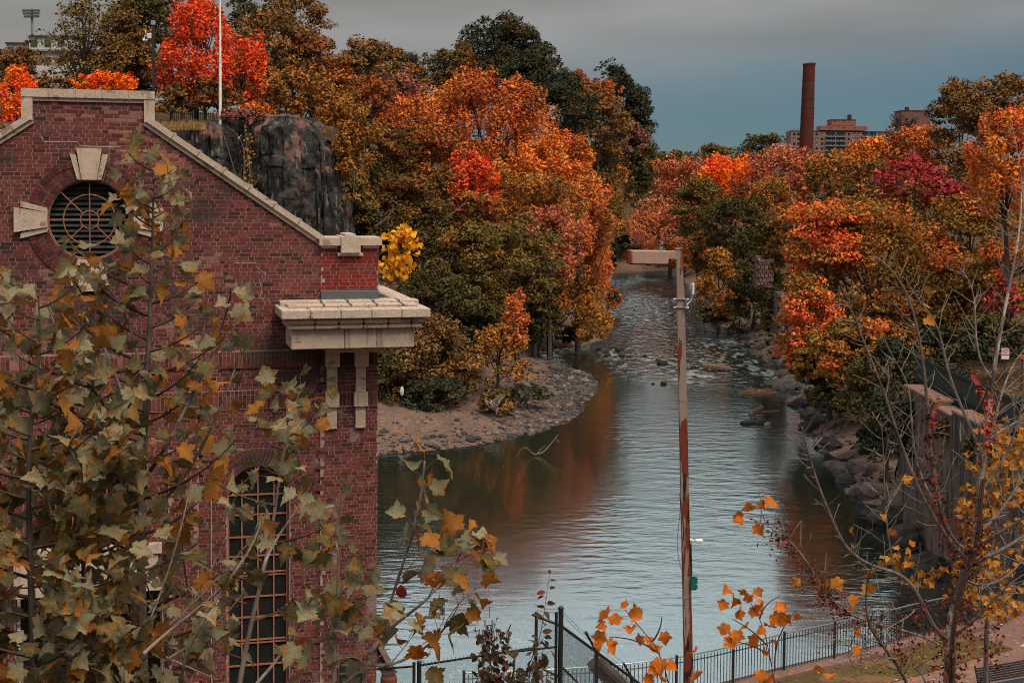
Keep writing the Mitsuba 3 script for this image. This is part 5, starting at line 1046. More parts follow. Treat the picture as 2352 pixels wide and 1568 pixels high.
# saplings towards the corner pier
s3 = Plant('sycamore_sapling', 'slender young sycamore whose top reaches just below the bracketed cornice', 'sapling', 203)
st = [(540, 1640), (575, 1440), (620, 1240), (655, 1020), (688, 900)]; d = 9.9
P = px_path(st, d); s3.stems.append((bend(np.vstack([ground_foot(P[0]), P]), 22), np.linspace(.030, .005, 22)))
side_shoots(s3, st, d, (915, 1120), 8, 35, 75, (.12, .19), SY, leaves=15); side_shoots(s3, st, d, (1160, 1600), 6, 80, 150, (.12, .19), SY, leaves=7, up=.55)
shoot(s3, px_path([(675, 950), (688, 905), (690, 890)], d), .004, .10, .15, 5, SY)
for pts, n in (([(600, 1330), (640, 1230), (690, 1160), (720, 1110)], 7), ([(430, 1600), (470, 1420), (560, 1280), (620, 1180)], 10), ([(560, 1600), (660, 1480), (720, 1360), (760, 1250)], 10), ([(330, 1500), (450, 1400), (550, 1300), (600, 1200)], 8)):
    s3.stems.append((bend(px_path(pts, d - .4, s3.rng, .15), 14), np.linspace(.013, .005, 14))); shoot(s3, s3.stems[-1][0], .004, .12, .19, max(4, n - 2), SY, .35)
s3.done((.33, .27, .235), (.14, .08, .06))
s4 = Plant('sycamore_sapling', 'young sycamore by the corner of the building with bare lower stems over the water', 'sapling', 204)
d = 9.4
for pts, r0 in (([(815, 1640), (845, 1530), (880, 1430), (930, 1280), (958, 1180), (975, 1060)], .022), ([(850, 1500), (900, 1440), (985, 1370), (1050, 1285), (1085, 1215)], .014), ([(845, 1525), (905, 1522), (970, 1490), (1030, 1430), (1065, 1360)], .012), ([(760, 1640), (770, 1480), (775, 1320), (782, 1150)], .016), ([(700, 1640), (800, 1560), (880, 1500)], .012)):
    P = px_path(pts, d, s4.rng, .08)
    if pts[0][1] > 1600: P = np.vstack([ground_foot(P[0]), P])
    s4.stems.append((bend(P, 18), np.linspace(r0, r0 * .3, 18)))
AU = list(range(0, 96))
for pts, n in (([(958, 1180), (972, 1100), (978, 1055)], 7), ([(935, 1265), (955, 1190), (945, 1170)], 4), ([(905, 1350), (950, 1290), (985, 1255)], 5), ([(1020, 1320), (1070, 1240), (1090, 1205)], 8), ([(1050, 1290), (1085, 1270), (1115, 1260)], 5), ([(985, 1370), (1010, 1320), (1030, 1290)], 4), ([(1020, 1440), (1060, 1380), (1095, 1350)], 7), ([(970, 1480), (1010, 1440), (1020, 1400)], 5), ([(900, 1520), (940, 1470), (960, 1440)], 4), ([(940, 1500), (975, 1510), (990, 1495)], 2),
               ([(772, 1400), (778, 1230), (782, 1140)], 10), ([(772, 1450), (800, 1380), (825, 1340)], 6), ([(770, 1480), (740, 1410), (722, 1370)], 6), ([(768, 1540), (800, 1480), (830, 1440)], 6), ([(860, 1500), (900, 1430), (930, 1400)], 5), ([(800, 1560), (850, 1500), (880, 1480)], 4), ([(765, 1600), (720, 1520), (690, 1480)], 6)):
    shoot(s4, px_path(pts, d - .1, s4.rng, .12), .004, .13, .20, n, AU, .2)
for x, y, k in ((920, 1358, 235), (1000, 1330, 120), (955, 1500, 118)): b = spot(x, y, d - .1); s4.add('oval' if k > 200 else 'lobed', b + [0, 0, .05], (.1, .1, -1), (0, -1, .2), .13, k)
s4.done((.34, .28, .25), (.20, .11, .09))
# filler stems of the thicket along the bottom left
s5 = Plant('sycamore_thicket', 'low thicket of sycamore shoots along the lower left edge of the picture', 'thicket', 205)
for i in range(18):
    x = s5.rng.uniform(-20, 460); y = s5.rng.uniform(1120, 1560) if x < 520 else s5.rng.uniform(1420, 1600); dd = s5.rng.uniform(9.0, 11.4); L = s5.rng.uniform(110, 240); sx = s5.rng.uniform(-.7, .7)
    shoot(s5, px_path([(x - sx * L, y + L), (x - sx * L * .4, y + L * .5), (x, y)], dd), .007, .13, .20, int(s5.rng.integers(6, 11)), SY)
for x0, y0, x1, y1 in ((310, 1500, 440, 1100), (350, 1500, 520, 1230), (345, 1470, 620, 1180), (370, 1520, 560, 1360), (100, 1480, 180, 1100), (240, 1440, 500, 1560), (120, 1290, 300, 1450)):
    P = px_path([(x0, y0), ((x0 + x1) / 2 + 12, (y0 + y1) / 2 + 8), (x1, y1)], 10.2); s5.stems.append((bend(P, 10), np.linspace(.010, .004, 10)))
s5.done((.42, .36, .32), (.13, .08, .06))

# yellow sapling rooted on the eaves
yl = Plant('yellow_sapling', 'little bright yellow sapling growing on the cornice roof beside the corner pier', 'sapling', 211)
eb = wl((.62, -3.6, 14.74)); dY = eb[1]
yl.stems.append((bend([eb, spot(905, 640, dY), spot(916, 590, dY), spot(925, 535, dY)], 12), np.linspace(.035, .008, 12)))
yl.scale = 1.0
for i in range(46):
    f = i / 45; y0 = 648 - 122 * f; x0 = np.interp(y0, [535, 590, 650], [925, 916, 905]); w = 52 * math.sin(math.pi * (.30 + .68 * f)) ** .8; s = 1 if i % 2 else -1; L = w * yl.rng.uniform(.15, 1.0)
    shoot(yl, [spot(x0, y0, dY), spot(x0 + s * L * .5 + 4, y0 - L * .45, dY + yl.rng.normal() * .15), spot(x0 + s * L + 6, y0 - L * .65, dY + yl.rng.normal() * .25)], .005, .085, .15, 6, list(range(200, 230)), .05, 'fan', .4, .5, .04)
yl.done((.26, .19, .15), (.25, .13, .08))

# bare sycamore at the right, red creeper on it
bt = Plant('bare_sycamore', 'nearly leafless sycamore with mottled pale trunk and spreading twigs at right', 'tree', 221)
d = 20.0
TRK = [(2176, 1640), (2181, 1560), (2184, 1461), (2206, 1344), (2225, 1290), (2240, 1243), (2248, 1142), (2262, 1041), (2281, 870), (2312, 690), (2338, 551), (2346, 440)]
P = px_path(TRK, d); P = np.vstack([ground_foot(P[0]), P])
trunk = bend(P, 60); tr = np.interp(np.linspace(0, 1, 60), [0, .35, .5, .6, .75, 1], [.105, .070, .048, .037, .027, .009])
def syc_bark(p, n, uv):
    g = fbm(p.x * 3.2, p.y * 3.2, p.z * 1.9, 3)
    c = mix((.085, .075, .068), (.46, .42, .385), smoothstep(.53, .58, g)); c = mix(c, (.20, .175, .155), smoothstep(.40, .45, g) * (1 - smoothstep(.53, .58, g)))
    return c * (.75 + .5 * fbm(p.x * 30, p.y * 30, p.z * 12, 2))
scene['mat_sycamore_bark'] = matte(proc(syc_bark))
put('trunk', tube(trunk, tr, 10), 'mat_sycamore_bark', bt.k, smooth=True)
BR_ = [([(2231, 1265), (2184, 1230), (2163, 1172), (2143, 1075), (2130, 930), (2113, 786), (2079, 669), (2012, 591)], .034, -.6), ([(2228, 1290), (2284, 1270), (2352, 1230), (2440, 1160)], .036, .3), ([(2244, 1256), (2291, 1226), (2352, 1189), (2430, 1150)], .026, -.4), ([(2255, 1215), (2301, 1169), (2352, 1092), (2400, 1030)], .024, .5),
       ([(2182, 1471), (2133, 1418), (2106, 1364), (2066, 1320), (2009, 1300), (1948, 1260), (1925, 1223), (1884, 1125), (1857, 1041), (1842, 980)], .036, -1.0), ([(2059, 1322), (2042, 1243), (2032, 1142), (2029, 1041), (2022, 960)], .018, -.8), ([(2228, 1290), (2160, 1210), (2079, 1044), (2039, 927), (2012, 853), (1975, 759), (1948, 705), (1905, 708)], .026, -.9),
       ([(2163, 1172), (2103, 1044), (2093, 954), (2083, 880), (2046, 810), (2030, 770)], .018, -.3), ([(2258, 1060), (2217, 954), (2190, 887), (2173, 830), (2153, 753), (2120, 700), (2080, 640)], .024, .2), ([(2281, 870), (2237, 685), (2224, 642), (2200, 612)], .014, .3), ([(2093, 1600), (2059, 1525), (2022, 1474), (1995, 1427), (1992, 1343), (2010, 1280)], .024, -1.2),
       ([(2182, 1500), (2032, 1436), (1931, 1396), (1884, 1342), (1837, 1268), (1770, 1211), (1706, 1184)], .020, -1.4), ([(2266, 1030), (2301, 904), (2328, 837), (2380, 780)], .020, .4), ([(2262, 1021), (2294, 994), (2352, 957), (2420, 900)], .018, .2), ([(2420, 700), (2352, 480), (2345, 400), (2333, 330), (2324, 279)], .015, .6), ([(2352, 480), (2300, 520), (2262, 560)], .010, .6),
       ([(2250, 1130), (2300, 1060), (2335, 980), (2352, 900)], .018, -.2), ([(2215, 1330), (2300, 1330), (2380, 1240)], .022, .8), ([(2184, 1461), (2240, 1420), (2310, 1350), (2390, 1300)], .022, -.5), ([(2130, 1600), (2080, 1520), (2000, 1500), (1900, 1440)], .012, -.8), ([(2100, 1400), (2060, 1430), (1980, 1480), (1920, 1560)], .010, -.9)]
curves = []
for pts, r0, dd in BR_:
    n = len(pts); P = np.array([spot(x, y, d + dd * (i / (n - 1)) ** .8 * 1.3) for i, (x, y) in enumerate(pts)]); c = bend(P, 8 * n); curves.append((c, r0)); put('branch', tube(c, np.linspace(r0 * 1.1, r0 * .34, len(c)), 6), 'mat_bark', bt.k, color=(.20, .17, .155) if r0 > .02 else (.33, .275, .25))
rg = rng_of(222)
for c, r0 in curves + [(trunk[22:], .03)]:
    L = np.linalg.norm(np.diff(c, axis=0), axis=1).sum(); n = int(L / .12)
    for i in range(n):
        f = .18 + .82 * rg.random(); j = int(f * (len(c) - 2)); t = c[j + 1] - c[j]; t /= np.linalg.norm(t) + 1e-9; s = np.cross(t, [0, 1, 0]); s /= np.linalg.norm(s) + 1e-9
        e = s * rg.choice([-1, 1]) + t * rg.uniform(.5, 1.1) + np.array([rg.normal() * .25, rg.normal() * .5, rg.uniform(0, .6)]); e /= np.linalg.norm(e); LL_ = rg.uniform(.16, .75) * (1.1 - .5 * f)
        q = [c[j]]; dv = e.copy()
        for _ in range(4): dv = dv + rg.normal(size=3) * .14 + [0, 0, .07]; dv /= np.linalg.norm(dv); q.append(q[-1] + dv * LL_ / 4)
        bt.twigs.append((np.array(q), np.linspace(max(.007, r0 * .2), .0042, 5)))
        if rg.random() < .35:
            q2 = [q[2], q[2] + (dv + rg.normal(size=3) * .7) * LL_ * .22]; q2.append(q2[-1] + (q2[-1] - q2[0]) * .8); bt.twigs.append((np.array(q2), np.linspace(.0065, .0045, 3)))
YE = list(range(140, 180)); OR = list(range(100, 140))
for x, y, s, k in ((1835, 1345, .20, 210), (1916, 1328, .25, 150), (1900, 1345, .22, 205), (1990, 1338, .26, 152), (1965, 1370, .24, 160), (1974, 1462, .22, 105), (1966, 1482, .20, 110), (1880, 1528, .22, 108), (1892, 1545, .20, 112), (1985, 712, .21, 212), (2110, 715, .20, 206), (2128, 702, .20, 208), (2128, 730, .22, 204), (2136, 665, .17, 150), (2270, 690, .17, 236), (1790, 1385, .22, 120), (1808, 1420, .24, 118), (1828, 1408, .2, 116), (2005, 1305, .22, 158), (2040, 1295, .20, 162), (2075, 1105, .18, 214), (2050, 1215, .16, 116), (2030, 1195, .15, 140), (1960, 1210, .14, 210)):
    b = spot(x, y, d - 1.0); bt.add('lobed', b, rg.normal(size=3) + [0, 0, -.5], np.array([0, -1, .4]) + rg.normal(size=3) * .7, s * .68, k if k < 200 or k == 236 or x % 3 == 0 else 150 + int(x) % 20)
for x, y in ((1706, 1190), (1722, 1170), (1745, 1150), (1776, 1148), (1700, 1175), (1735, 1205)):
    b = spot(x, y, d - 1.6); bt.add('lobed', b, rg.normal(size=3), np.array([0, -1, .4]) + rg.normal(size=3) * .4, rg.uniform(.12, .17), int(rg.choice(OR)))
bt.done((.14, .118, .108), (.29, .245, .225))
for x, y in ((1950, 1260), (1985, 1395), (1990, 1402), (2010, 850), (2022, 640), (2180, 700), (1725, 1190), (1736, 1196), (2245, 1020), (2247, 1032)):
    put('seed_ball', blob(spot(x, y, d - .9), (.020, .020, .020), int(x), 1, .2), 'mat_matte', bt.k, color=(.26, .12, .07))
rc_ = thing('red_creeper', 'dark red creeper with shrivelled leaves clinging to the bare sycamore', 'creeper')
cl, nl = [], []
for c, f0, f1, n, sp_ in ((trunk, .12, .50, 1500, .13), (curves[0][0], 0, .55, 520, .06), (curves[11][0], .25, .92, 520, .05), (curves[7][0], 0, .35, 90, .05), (curves[12][0], 0, .5, 70, .04), (trunk, .50, .72, 220, .06), (curves[4][0], 0, .25, 160, .08)):
    for _ in range(n):
        j = int((f0 + (f1 - f0) * rg.random()) * (len(c) - 1)); hang = rg.exponential(.10); cl.append(c[j] + rg.normal(size=3) * sp_ + [0, 0, -hang]); nl.append(rg.normal(size=3))
for x in (2060, 2075, 2105, 2228, 2268, 2290):
    p = spot(x, 1380 + 40 * rg.random(), d - .5)
    for _ in range(70): cl.append(p + [rg.normal() * .05, rg.normal() * .05, -rg.uniform(0, .8)]); nl.append(rg.normal(size=3))
cl, nl = np.array(cl), np.array(nl); cc = np.array([(.115, .028, .018), (.165, .038, .022), (.07, .022, .016), (.24, .055, .035)])[rg.choice(4, len(cl), p=[.4, .3, .2, .1])]
V, F, c3 = leaf_quads(rg, cl, nl, .024, cc); put('shrivelled_leaves', (V, F), 'mat_foliage', rc_, color=c3, kind='stuff')
put('vine', merge([tube(trunk[8:32] + [rg.normal() * .06, -.09, 0], .012, 5) for _ in range(4)]), 'mat_bark', rc_, color=(.10, .05, .04), kind='stuff')
rf = []
for _ in range(110):
    f = rg.random(); p = spot(2232 + 40 * f, 850 + 95 * f, d + .4); rf.append(p + rg.normal(size=3) * .03)
for _ in range(90):
    f = rg.random(); p = spot(2275 - 6 * f + rg.normal() * 4, 900 + 120 * f, d - .1); rf.append(p + rg.normal(size=3) * .03)
for _ in range(70):
    f = rg.random(); p = spot(2135 + 22 * f + rg.normal() * 3, 1000 - 90 * f, d - .3); rf.append(p + rg.normal(size=3) * .025)
rf = np.array(rf); V, F, c3 = leaf_quads(rg, rf, rg.normal(size=(len(rf), 3)), .026, np.tile((.42, .055, .05), (len(rf), 1))); put('red_tips', (V, F), 'mat_foliage', rc_, color=c3, kind='stuff')

# amber young maple at the right edge behind the bare sycamore
am = Plant('amber_maple', 'young maple with amber leaves at the right edge behind the bare sycamore', 'tree', 231)
d = 24.0
P = px_path([(2264, 1640), (2265, 1500), (2268, 1400), (2280, 1250), (2300, 1100)], d); am.stems.append((bend(np.vstack([ground_foot(P[0]), P]), 20), np.linspace(.06, .015, 20)))
for i in range(104):
    y = am.rng.uniform(950, 1400); x0 = np.interp(y, [940, 1100, 1250, 1340, 1400], [2290, 2210, 2150, 2190, 2240]); x = am.rng.uniform(x0, 2400); dd = d + am.rng.normal() * .9; am.scale = .72; L = am.rng.uniform(40, 90); s = -1 if x < 2270 else 1
    shoot(am, [spot(x - s * L, y + L * .5, dd), spot(x - s * L * .4, y + L * .12, dd), spot(x, y, dd)], .006, .12, .19, 5, YE, .2, 'lobed', .5, .45, .06)
for x, y in ((2025, 1290), (2050, 1310), (2080, 1330), (2105, 1335), (2130, 1345), (2140, 1325), (2060, 1285), (2180, 1370), (2250, 1405), (2300, 1420), (2200, 1310)):
    shoot(am, [spot(x + 50, y - 30, d), spot(x + 20, y - 14, d), spot(x, y, d)], .005, .12, .18, 6, YE, .1, 'lobed', .5, .45, .06)
am.done((.17, .15, .135), (.12, .09, .08))
# orange sprigs at the bottom
o1 = Plant('orange_sprig', 'sprig of orange sycamore leaves just left of the foot of the lamp post', 'sapling', 241); d = 13.0
for pts in ([(1550, 1640), (1535, 1568), (1510, 1490), (1470, 1440), (1436, 1400)], [(1515, 1500), (1450, 1468), (1400, 1462)], [(1500, 1470), (1516, 1440), (1520, 1415)]): P = px_path(pts, d); o1.stems.append((bend(np.vstack([ground_foot(P[0]), P]) if pts[0][1] > 1600 else P, 12), np.linspace(.010, .004, 12)))
for x, y, s in ((1440, 1392, .10), (1395, 1412, .17), (1412, 1432, .15), (1380, 1450, .16), (1388, 1432, .12), (1475, 1412, .17), (1450, 1440, .15), (1398, 1470, .18), (1370, 1468, .12), (1408, 1480, .12), (1478, 1468, .13), (1490, 1476, .13), (1525, 1452, .14), (1505, 1498, .15), (1518, 1515, .16), (1498, 1525, .14), (1530, 1535, .15), (1492, 1548, .14), (1515, 1556, .16), (1600, 1495, .13), (1595, 1545, .14)):
    o1.add('lobed', spot(x, y, d), o1.rng.normal(size=3) + [0, 0, -.6], np.array([0, -1, .5]) + o1.rng.normal(size=3) * .45, s * .78, int(o1.rng.choice(OR)))
o1.done((.11, .065, .055))
o2 = Plant('orange_sprig', 'loose sprig of orange sycamore leaves over the picket fence right of the lamp post', 'sapling', 242); d = 14.5
for pts in ([(1800, 1640), (1780, 1568), (1765, 1490), (1745, 1420), (1715, 1370)], [(1760, 1480), (1715, 1440), (1680, 1420)], [(1765, 1500), (1720, 1480), (1675, 1470)], [(1780, 1540), (1800, 1440), (1830, 1400)], [(1745, 1420), (1770, 1380), (1790, 1370)]): P = px_path(pts, d); o2.stems.append((bend(np.vstack([ground_foot(P[0]), P]) if pts[0][1] > 1600 else P, 12), np.linspace(.010, .004, 12)))
for x, y, s in ((1672, 1352, .15), (1684, 1372, .17), (1668, 1382, .14), (1710, 1365, .15), (1722, 1380, .13), (1738, 1372, .12), (1700, 1392, .15), (1722, 1400, .16), (1745, 1388, .15), (1690, 1412, .14), (1668, 1432, .16), (1694, 1448, .17), (1712, 1440, .15), (1672, 1462, .17), (1688, 1470, .14), (1738, 1462, .17), (1752, 1440, .14), (1776, 1410, .18), (1792, 1412, .17), (1800, 1398, .15), (1770, 1440, .16), (1784, 1470, .15), (1752, 1500, .13), (1745, 1540, .16), (1772, 1548, .14), (1738, 1350, .12)):
    o2.add('lobed', spot(x, y, d), o2.rng.normal(size=3) + [0, 0, -.6], np.array([0, -1, .5]) + o2.rng.normal(size=3) * .45, s * .76, int(o2.rng.choice(OR)))
o2.done((.12, .075, .065))
# dark shrub before the wire fence
vb = Plant('viburnum_shrub', 'dark leaved shrub with reddish tips before the chain-link fence', 'shrub', 251); d = 15.5
for i in range(34):
    x, y = vb.rng.uniform(1085, 1275), vb.rng.uniform(1435, 1580)
    if y < 1490 and not (1095 < x < 1180 or 1230 < x < 1270): y += 60
    L = vb.rng.uniform(40, 90); bx = 1175 + (x - 1175) * .5; P = px_path([(bx, y + L), ((bx + x) / 2, y + L * .4), (x, y)], d, vb.rng, .15); shoot(vb, P, .006, .11, .17, 8, list(range(180, 200)), .15, 'oval', .5, .7, .03)
for pts, n, tn in (([(1205, 1560), (1240, 1460), (1252, 1390), (1262, 1320)], 15, list(range(190, 200)) + [236]), ([(1120, 1500), (1130, 1460), (1140, 1425)], 8, list(range(180, 200)))):
    shoot(vb, px_path(pts, d), .006, .10, .15, n, tn, .3, 'oval', .6, .3, .03)
P = px_path([(1175, 1640), (1178, 1568), (1182, 1500)], d); vb.stems.append((bend(np.vstack([ground_foot(P[0]), P]), 10), np.linspace(.02, .008, 10)))
for k in range(40): q = spot(1120 + vb.rng.normal() * 14, 1450 + vb.rng.normal() * 22, d); vb.twigs.append((np.array([q, q + [vb.rng.normal() * .02, 0, -.14]]), np.array([.004, .003])))
vb.done((.09, .06, .05), (.14, .04, .04))

# ------------------------------------------------------------------ lamp post on the near bank
lp = thing('lamp_post', 'tall square steel lamp post with peeling rust and a flat lamp head', 'lamp post')
D = 28.0
LA, LB = spot(1560.5, 573, D), spot(1582, 1568, D); ax = (LA - LB) / np.linalg.norm(LA - LB); foot = LB - ax * 1.6; LP = np.array([np.array([1.0, 0, 0]) - ax * ax[0], np.zeros(3), ax]); LP[0] /= np.linalg.norm(LP[0]); LP[1] = np.cross(LP[2], LP[0]); M3 = LP
def pole_col(p, n, uv):
    g = fbm(p.x * 9, p.y * 9, p.z * 2.2, 4); fine = fbm(p.x * 40, p.y * 40, p.z * 18, 3)
    paint = mix((.215, .165, .150), (.285, .225, .205), g); rust = mix((.110, .030, .020), (.205, .055, .034), fine); dark = mi.Color3f(.035, .018, .016)
    w = smoothstep(.50, .53, fbm(p.x * 14 + 1, p.y * 14, p.z * 1.1 + 3, 4) + .20 * smoothstep(12.35, 12.2, p.z) - .11 - .12 * smoothstep(8.6, 8.75, p.z) * smoothstep(9.15, 9.05, p.z))
    c = mix(paint, rust, w)
    return mix(c, dark, w * smoothstep(.60, .66, fbm(p.x * 10, p.y * 10 + 3, p.z * 2.6 + 9, 3)))
scene['mat_pole'] = matte(proc(pole_col))
def head_col(p, n, uv):
    g = fbm(p.x * 3, p.y * 3, p.z * 3, 4); edge = smoothstep(.08, .02, p.z - 15.30 + .05 * (g - .5)) + smoothstep(.10, .03, p.x - 2.30 + .12 * (g - .5))
    return mix(mix((.34, .215, .185), (.41, .27, .235), g), mix((.20, .045, .03), (.11, .03, .024), fbm(p.x * 20, p.y * 20, p.z * 20, 2)), dr.clip(edge, 0, 1))
scene['mat_lamp_head'] = matte(proc(head_col))
Lp = np.linalg.norm(LA - foot)
def pole_pt(h, dx=0, dy=0): return foot + ax * h + M3[0] * dx + M3[1] * dy
rings_z = [0, 3.35, 4.55, 5.95, 7.35, 8.5, Lp]; w0, w1 = .178, .142
for a, b in zip(rings_z[:-1], rings_z[1:]):
    wa, wb = w0 + (w1 - w0) * a / Lp, w0 + (w1 - w0) * b / Lp
    V = np.array([pole_pt(h, sx * w / 2, sy * w / 2) for h, w in ((a + .006, wa), (b - .006, wb)) for sx, sy in ((-1, -1), (1, -1), (1, 1), (-1, 1))])
    put('pole', (V, tri([[0, 1, 5, 4], [1, 2, 6, 5], [2, 3, 7, 6], [3, 0, 4, 7], [4, 5, 6, 7], [3, 2, 1, 0]])), 'mat_pole', lp)
    put('joint', box(pole_pt(b - .003), (wb - .008, wb - .008, .02), M3), 'mat_matte', lp, color=(.05, .035, .03))
put('cap', cbox(pole_pt(Lp + .014), (.165, .165, .035), .008, M3), 'mat_pole', lp)
a, e = spot(1440, 590, D), spot(1533, 590, D); hc = (a + e) / 2
put('lamp_head', cbox(hc, (e[0] - a[0], .36, .26), .012, None), 'mat_lamp_head', lp); put('lens', cbox(hc - [.02, 0, .136], (e[0] - a[0] - .12, .28, .02), .006), 'mat_glass_dark', lp)
a2 = spot(1533, 588, D); e2 = spot(1553, 588, D); put('arm', cbox((a2 + e2) / 2 + [0, 0, .025], (e2[0] - a2[0] + .02, .14, .17), .01), 'mat_lamp_head', lp)
q = spot(1518, 571.5, D); put('photocell', tube([q - [0, 0, .035], q + [0, 0, .022], q + [0, 0, .035]], [.04, .04, .034], 10), 'mat_paint', lp, color=(.01, .22, .28))
put('photocell_base', tube([q - [0, 0, .05], q - [0, 0, .034]], .046, 10), 'mat_paint', lp, color=(.2, .2, .2))
for y in (686, 705):
    c = spot(1563, y, D); put('clamp', cbox(c, (.205, .21, .022), .004), 'mat_metal', lp, color=(.30, .32, .33))
    for sx in (-1, 1):
        for sy in (-1,): put('bolt', rod(c + [sx * .115, sy * .12, 0], c + [sx * .15, sy * .12, 0], .016, 6), 'mat_metal', lp, color=(.5, .5, .5))
put('antenna_bracket', tube(bend([spot(1574, 707, D - .1), spot(1579, 699, D - .1), spot(1587, 690, D - .1), spot(1589, 678, D - .1), spot(1588, 662, D - .1)], 14), .020, 7), 'mat_metal', lp, color=(.55, .57, .58)); put('bracket_plate', box(spot(1576, 699, D - .1), (.02, .10, .20)), 'mat_metal', lp, color=(.45, .47, .48))
put('antenna', cbox(spot(1591.5, 663, D - .12), (.045, .10, .235), .015), 'mat_paint', lp, color=(.62, .66, .67)); put('antenna_mount', cbox(spot(1587, 659, D - .1), (.045, .06, .12), .01), 'mat_paint', lp, color=(.33, .36, .37))
put('junction', tube([spot(1584.5, 1240, D - .08), spot(1590, 1240, D - .08)], .042, 8), 'mat_paint', lp, color=(.45, .46, .47)); put('flood_arm', rod(spot(1588, 1240, D - .08), spot(1597, 1240.5, D - .08), .013, 6), 'mat_paint', lp, color=(.55, .56, .57)); put('floodlight', cbox(spot(1605.5, 1241.5, D - .1), (.165, .10, .075), .02), 'mat_paint', lp, color=(.62, .64, .65))
put('conduit', tube([spot(1587, 1248, D - .1), spot(1589, 1325, D - .1)], .014, 6), 'mat_paint', lp, color=(.02, .03, .04))
gb = put('junction_box', cbox(spot(1593, 1337, D - .1), (.125, .11, .29), .018), 'mat_paint', lp, color=(.005, .13, .105))
for y in (1330, 1345): put('cover', cbox(spot(1599, y, D - .13), (.055, .07, .10), .01), 'mat_paint', gb, color=(.006, .12, .10))
for y in (1324, 1351): put('latch', cbox(spot(1593, y, D - .165), (.07, .014, .018), .004), 'mat_paint', gb, color=(.01, .10, .085))
put('cable', tube(bend([spot(1560, 1130, D - .1), spot(1561.5, 1180, D - .1), spot(1557, 1225, D - .1), spot(1556, 1260, D - .1), spot(1563, 1300, D - .1), spot(1570, 1330, D - .1), spot(1569, 1350, D - .1), spot(1572, 1362, D - .1)], 30), .0055, 5), 'mat_paint', lp, color=(.015, .018, .02))

# ------------------------------------------------------------------ fences at the water
BLK = (.014, .018, .021)
cf = thing('chain_link_fence', 'dark chain-link fence with barbed wire climbing beside the corner of the building', 'fence')
def link_panel(A, B, h0, h1, drop, name='wire_mesh'):
    """Diamond mesh between posts A and B (top points), hanging down by drop."""
    A, B = np.asarray(A, float), np.asarray(B, float); L = np.linalg.norm((B - A)[:2]); n = max(2, int(L / .062)); ms = []; H = drop; step = L / n; rise = H / step
    def pt(s, z): p = A + (B - A) * s; return p + [0, 0, -z]
    for k in range(-int(H / step) - 1, n + int(H / step) + 1):
        for sg in (1, -1):
            s0, z0 = k * step, 0.0; s1, z1 = k * step + sg * H, H
            lo, hi = sorted((s0, s1)); 
            if hi < 0 or lo > L: continue
            def clip(sv): return (sv - s0) / (s1 - s0) * H
            a, b = max(lo, 0), min(hi, L); ms.append(tube([pt(a / L, clip(a)), pt(b / L, clip(b))], .0032, 3, False))
    return put(name, merge(ms), 'mat_paint', cf, color=(.03, .036, .04), kind='stuff')
def fpost(x, y, d, drop=2.7, r=.038, parent=cf): p = spot(x, y, d); put('post', rod(p, p - [0, 0, drop], r, 8), 'mat_paint', parent, color=BLK); put('post_cap', blob(p + [0, 0, .01], (r * 1.2, r * 1.2, r), 5, 1, 0), 'mat_paint', parent, color=BLK); return p
def rail(a, b, r=.026, name='rail', parent=cf): put(name, rod(a, b, r, 6), 'mat_paint', parent, color=BLK)
dF = 30.0
p0 = fpost(857, 1533, dF + .8, 2); p1 = fpost(951, 1523, dF + .4, 2, .036); p1b = fpost(963, 1521, dF + .4, 2, .05); p2 = fpost(1232, 1408, dF, 2.6, .036); p3 = fpost(1278, 1408, dF - .2, 2.6, .034); p4 = fpost(1288.5, 1397, dF - .2, 2.8, .055); p5 = fpost(1370, 1492, dF + 2.4, 2.4, .045); p6 = fpost(1452, 1556, dF + 4.8, 2.4, .045); p7 = spot(1520, 1606, dF + 6.8)
q2 = spot(1232, 1480, dF); g0 = spot(857, 1536, dF + .8); g1 = spot(951, 1529, dF + .4); g1b = spot(963, 1527, dF + .4); g2 = spot(1110, 1504, dF + .2); g3 = spot(1232, 1486, dF)
rail(g0, g1); rail(g1b, g2); rail(g2, g3); link_panel(g0, g1, 0, 0, 1.1); link_panel(g1b, g2, 0, 0, 1.1); link_panel(g2, g3, 0, 0, 1.1)
t2, t3 = spot(1222, 1410, dF), spot(1284, 1434, dF - .2); rail(t2, t3, .032); rail(spot(1160, 1498, dF), spot(1280, 1484, dF - .2)); link_panel(spot(1232, 1416, dF), t3, 0, 0, 1.6); rail(spot(1236, 1530, dF), spot(1290, 1556, dF - .2), .024)
t4 = spot(1290, 1437, dF - .2); t5 = spot(1370, 1496, dF + 2.4); t6 = spot(1452, 1556, dF + 4.8); rail(t4, t5, .034); rail(t5, t6, .034); rail(t6, p7 - [0, 0, .0], .034); link_panel(t4, t5, 0, 0, 1.9); link_panel(t5, t6, 0, 0, 1.9); link_panel(t6, p7, 0, 0, 1.5); rail(spot(1290, 1530, dF - .2), spot(1350, 1590, dF + 2), .024)
for k, (a, b) in enumerate(((spot(1234, 1400, dF), spot(1284, 1405, dF - .2)), (spot(1234, 1392, dF), spot(1286, 1398, dF - .2)), (spot(1292, 1412, dF - .2), spot(1366, 1478, dF + 2.2)), (spot(1292, 1402, dF - .2), spot(1362, 1468, dF + 2.2)), (spot(1340, 1452, dF + 1.6), spot(1452, 1548, dF + 4.8)), (spot(1345, 1448, dF + 1.6), spot(1458, 1540, dF + 4.8)))):
    c = bend([a, (a + b) / 2 - [0, 0, .03], b], 30); wgl = c + np.stack([np.zeros(30), np.zeros(30), .012 * np.sin(np.arange(30) * 2.1)], 1); bars = [tube(wgl, .0045, 3, False)] + [rod(q - [.012, 0, .022], q + [.012, 0, .022], .0035, 3) for q in wgl[1:-1:2]]
    put('barbed_wire', merge(bars), 'mat_paint', cf, color=(.05, .052, .055), kind='stuff')
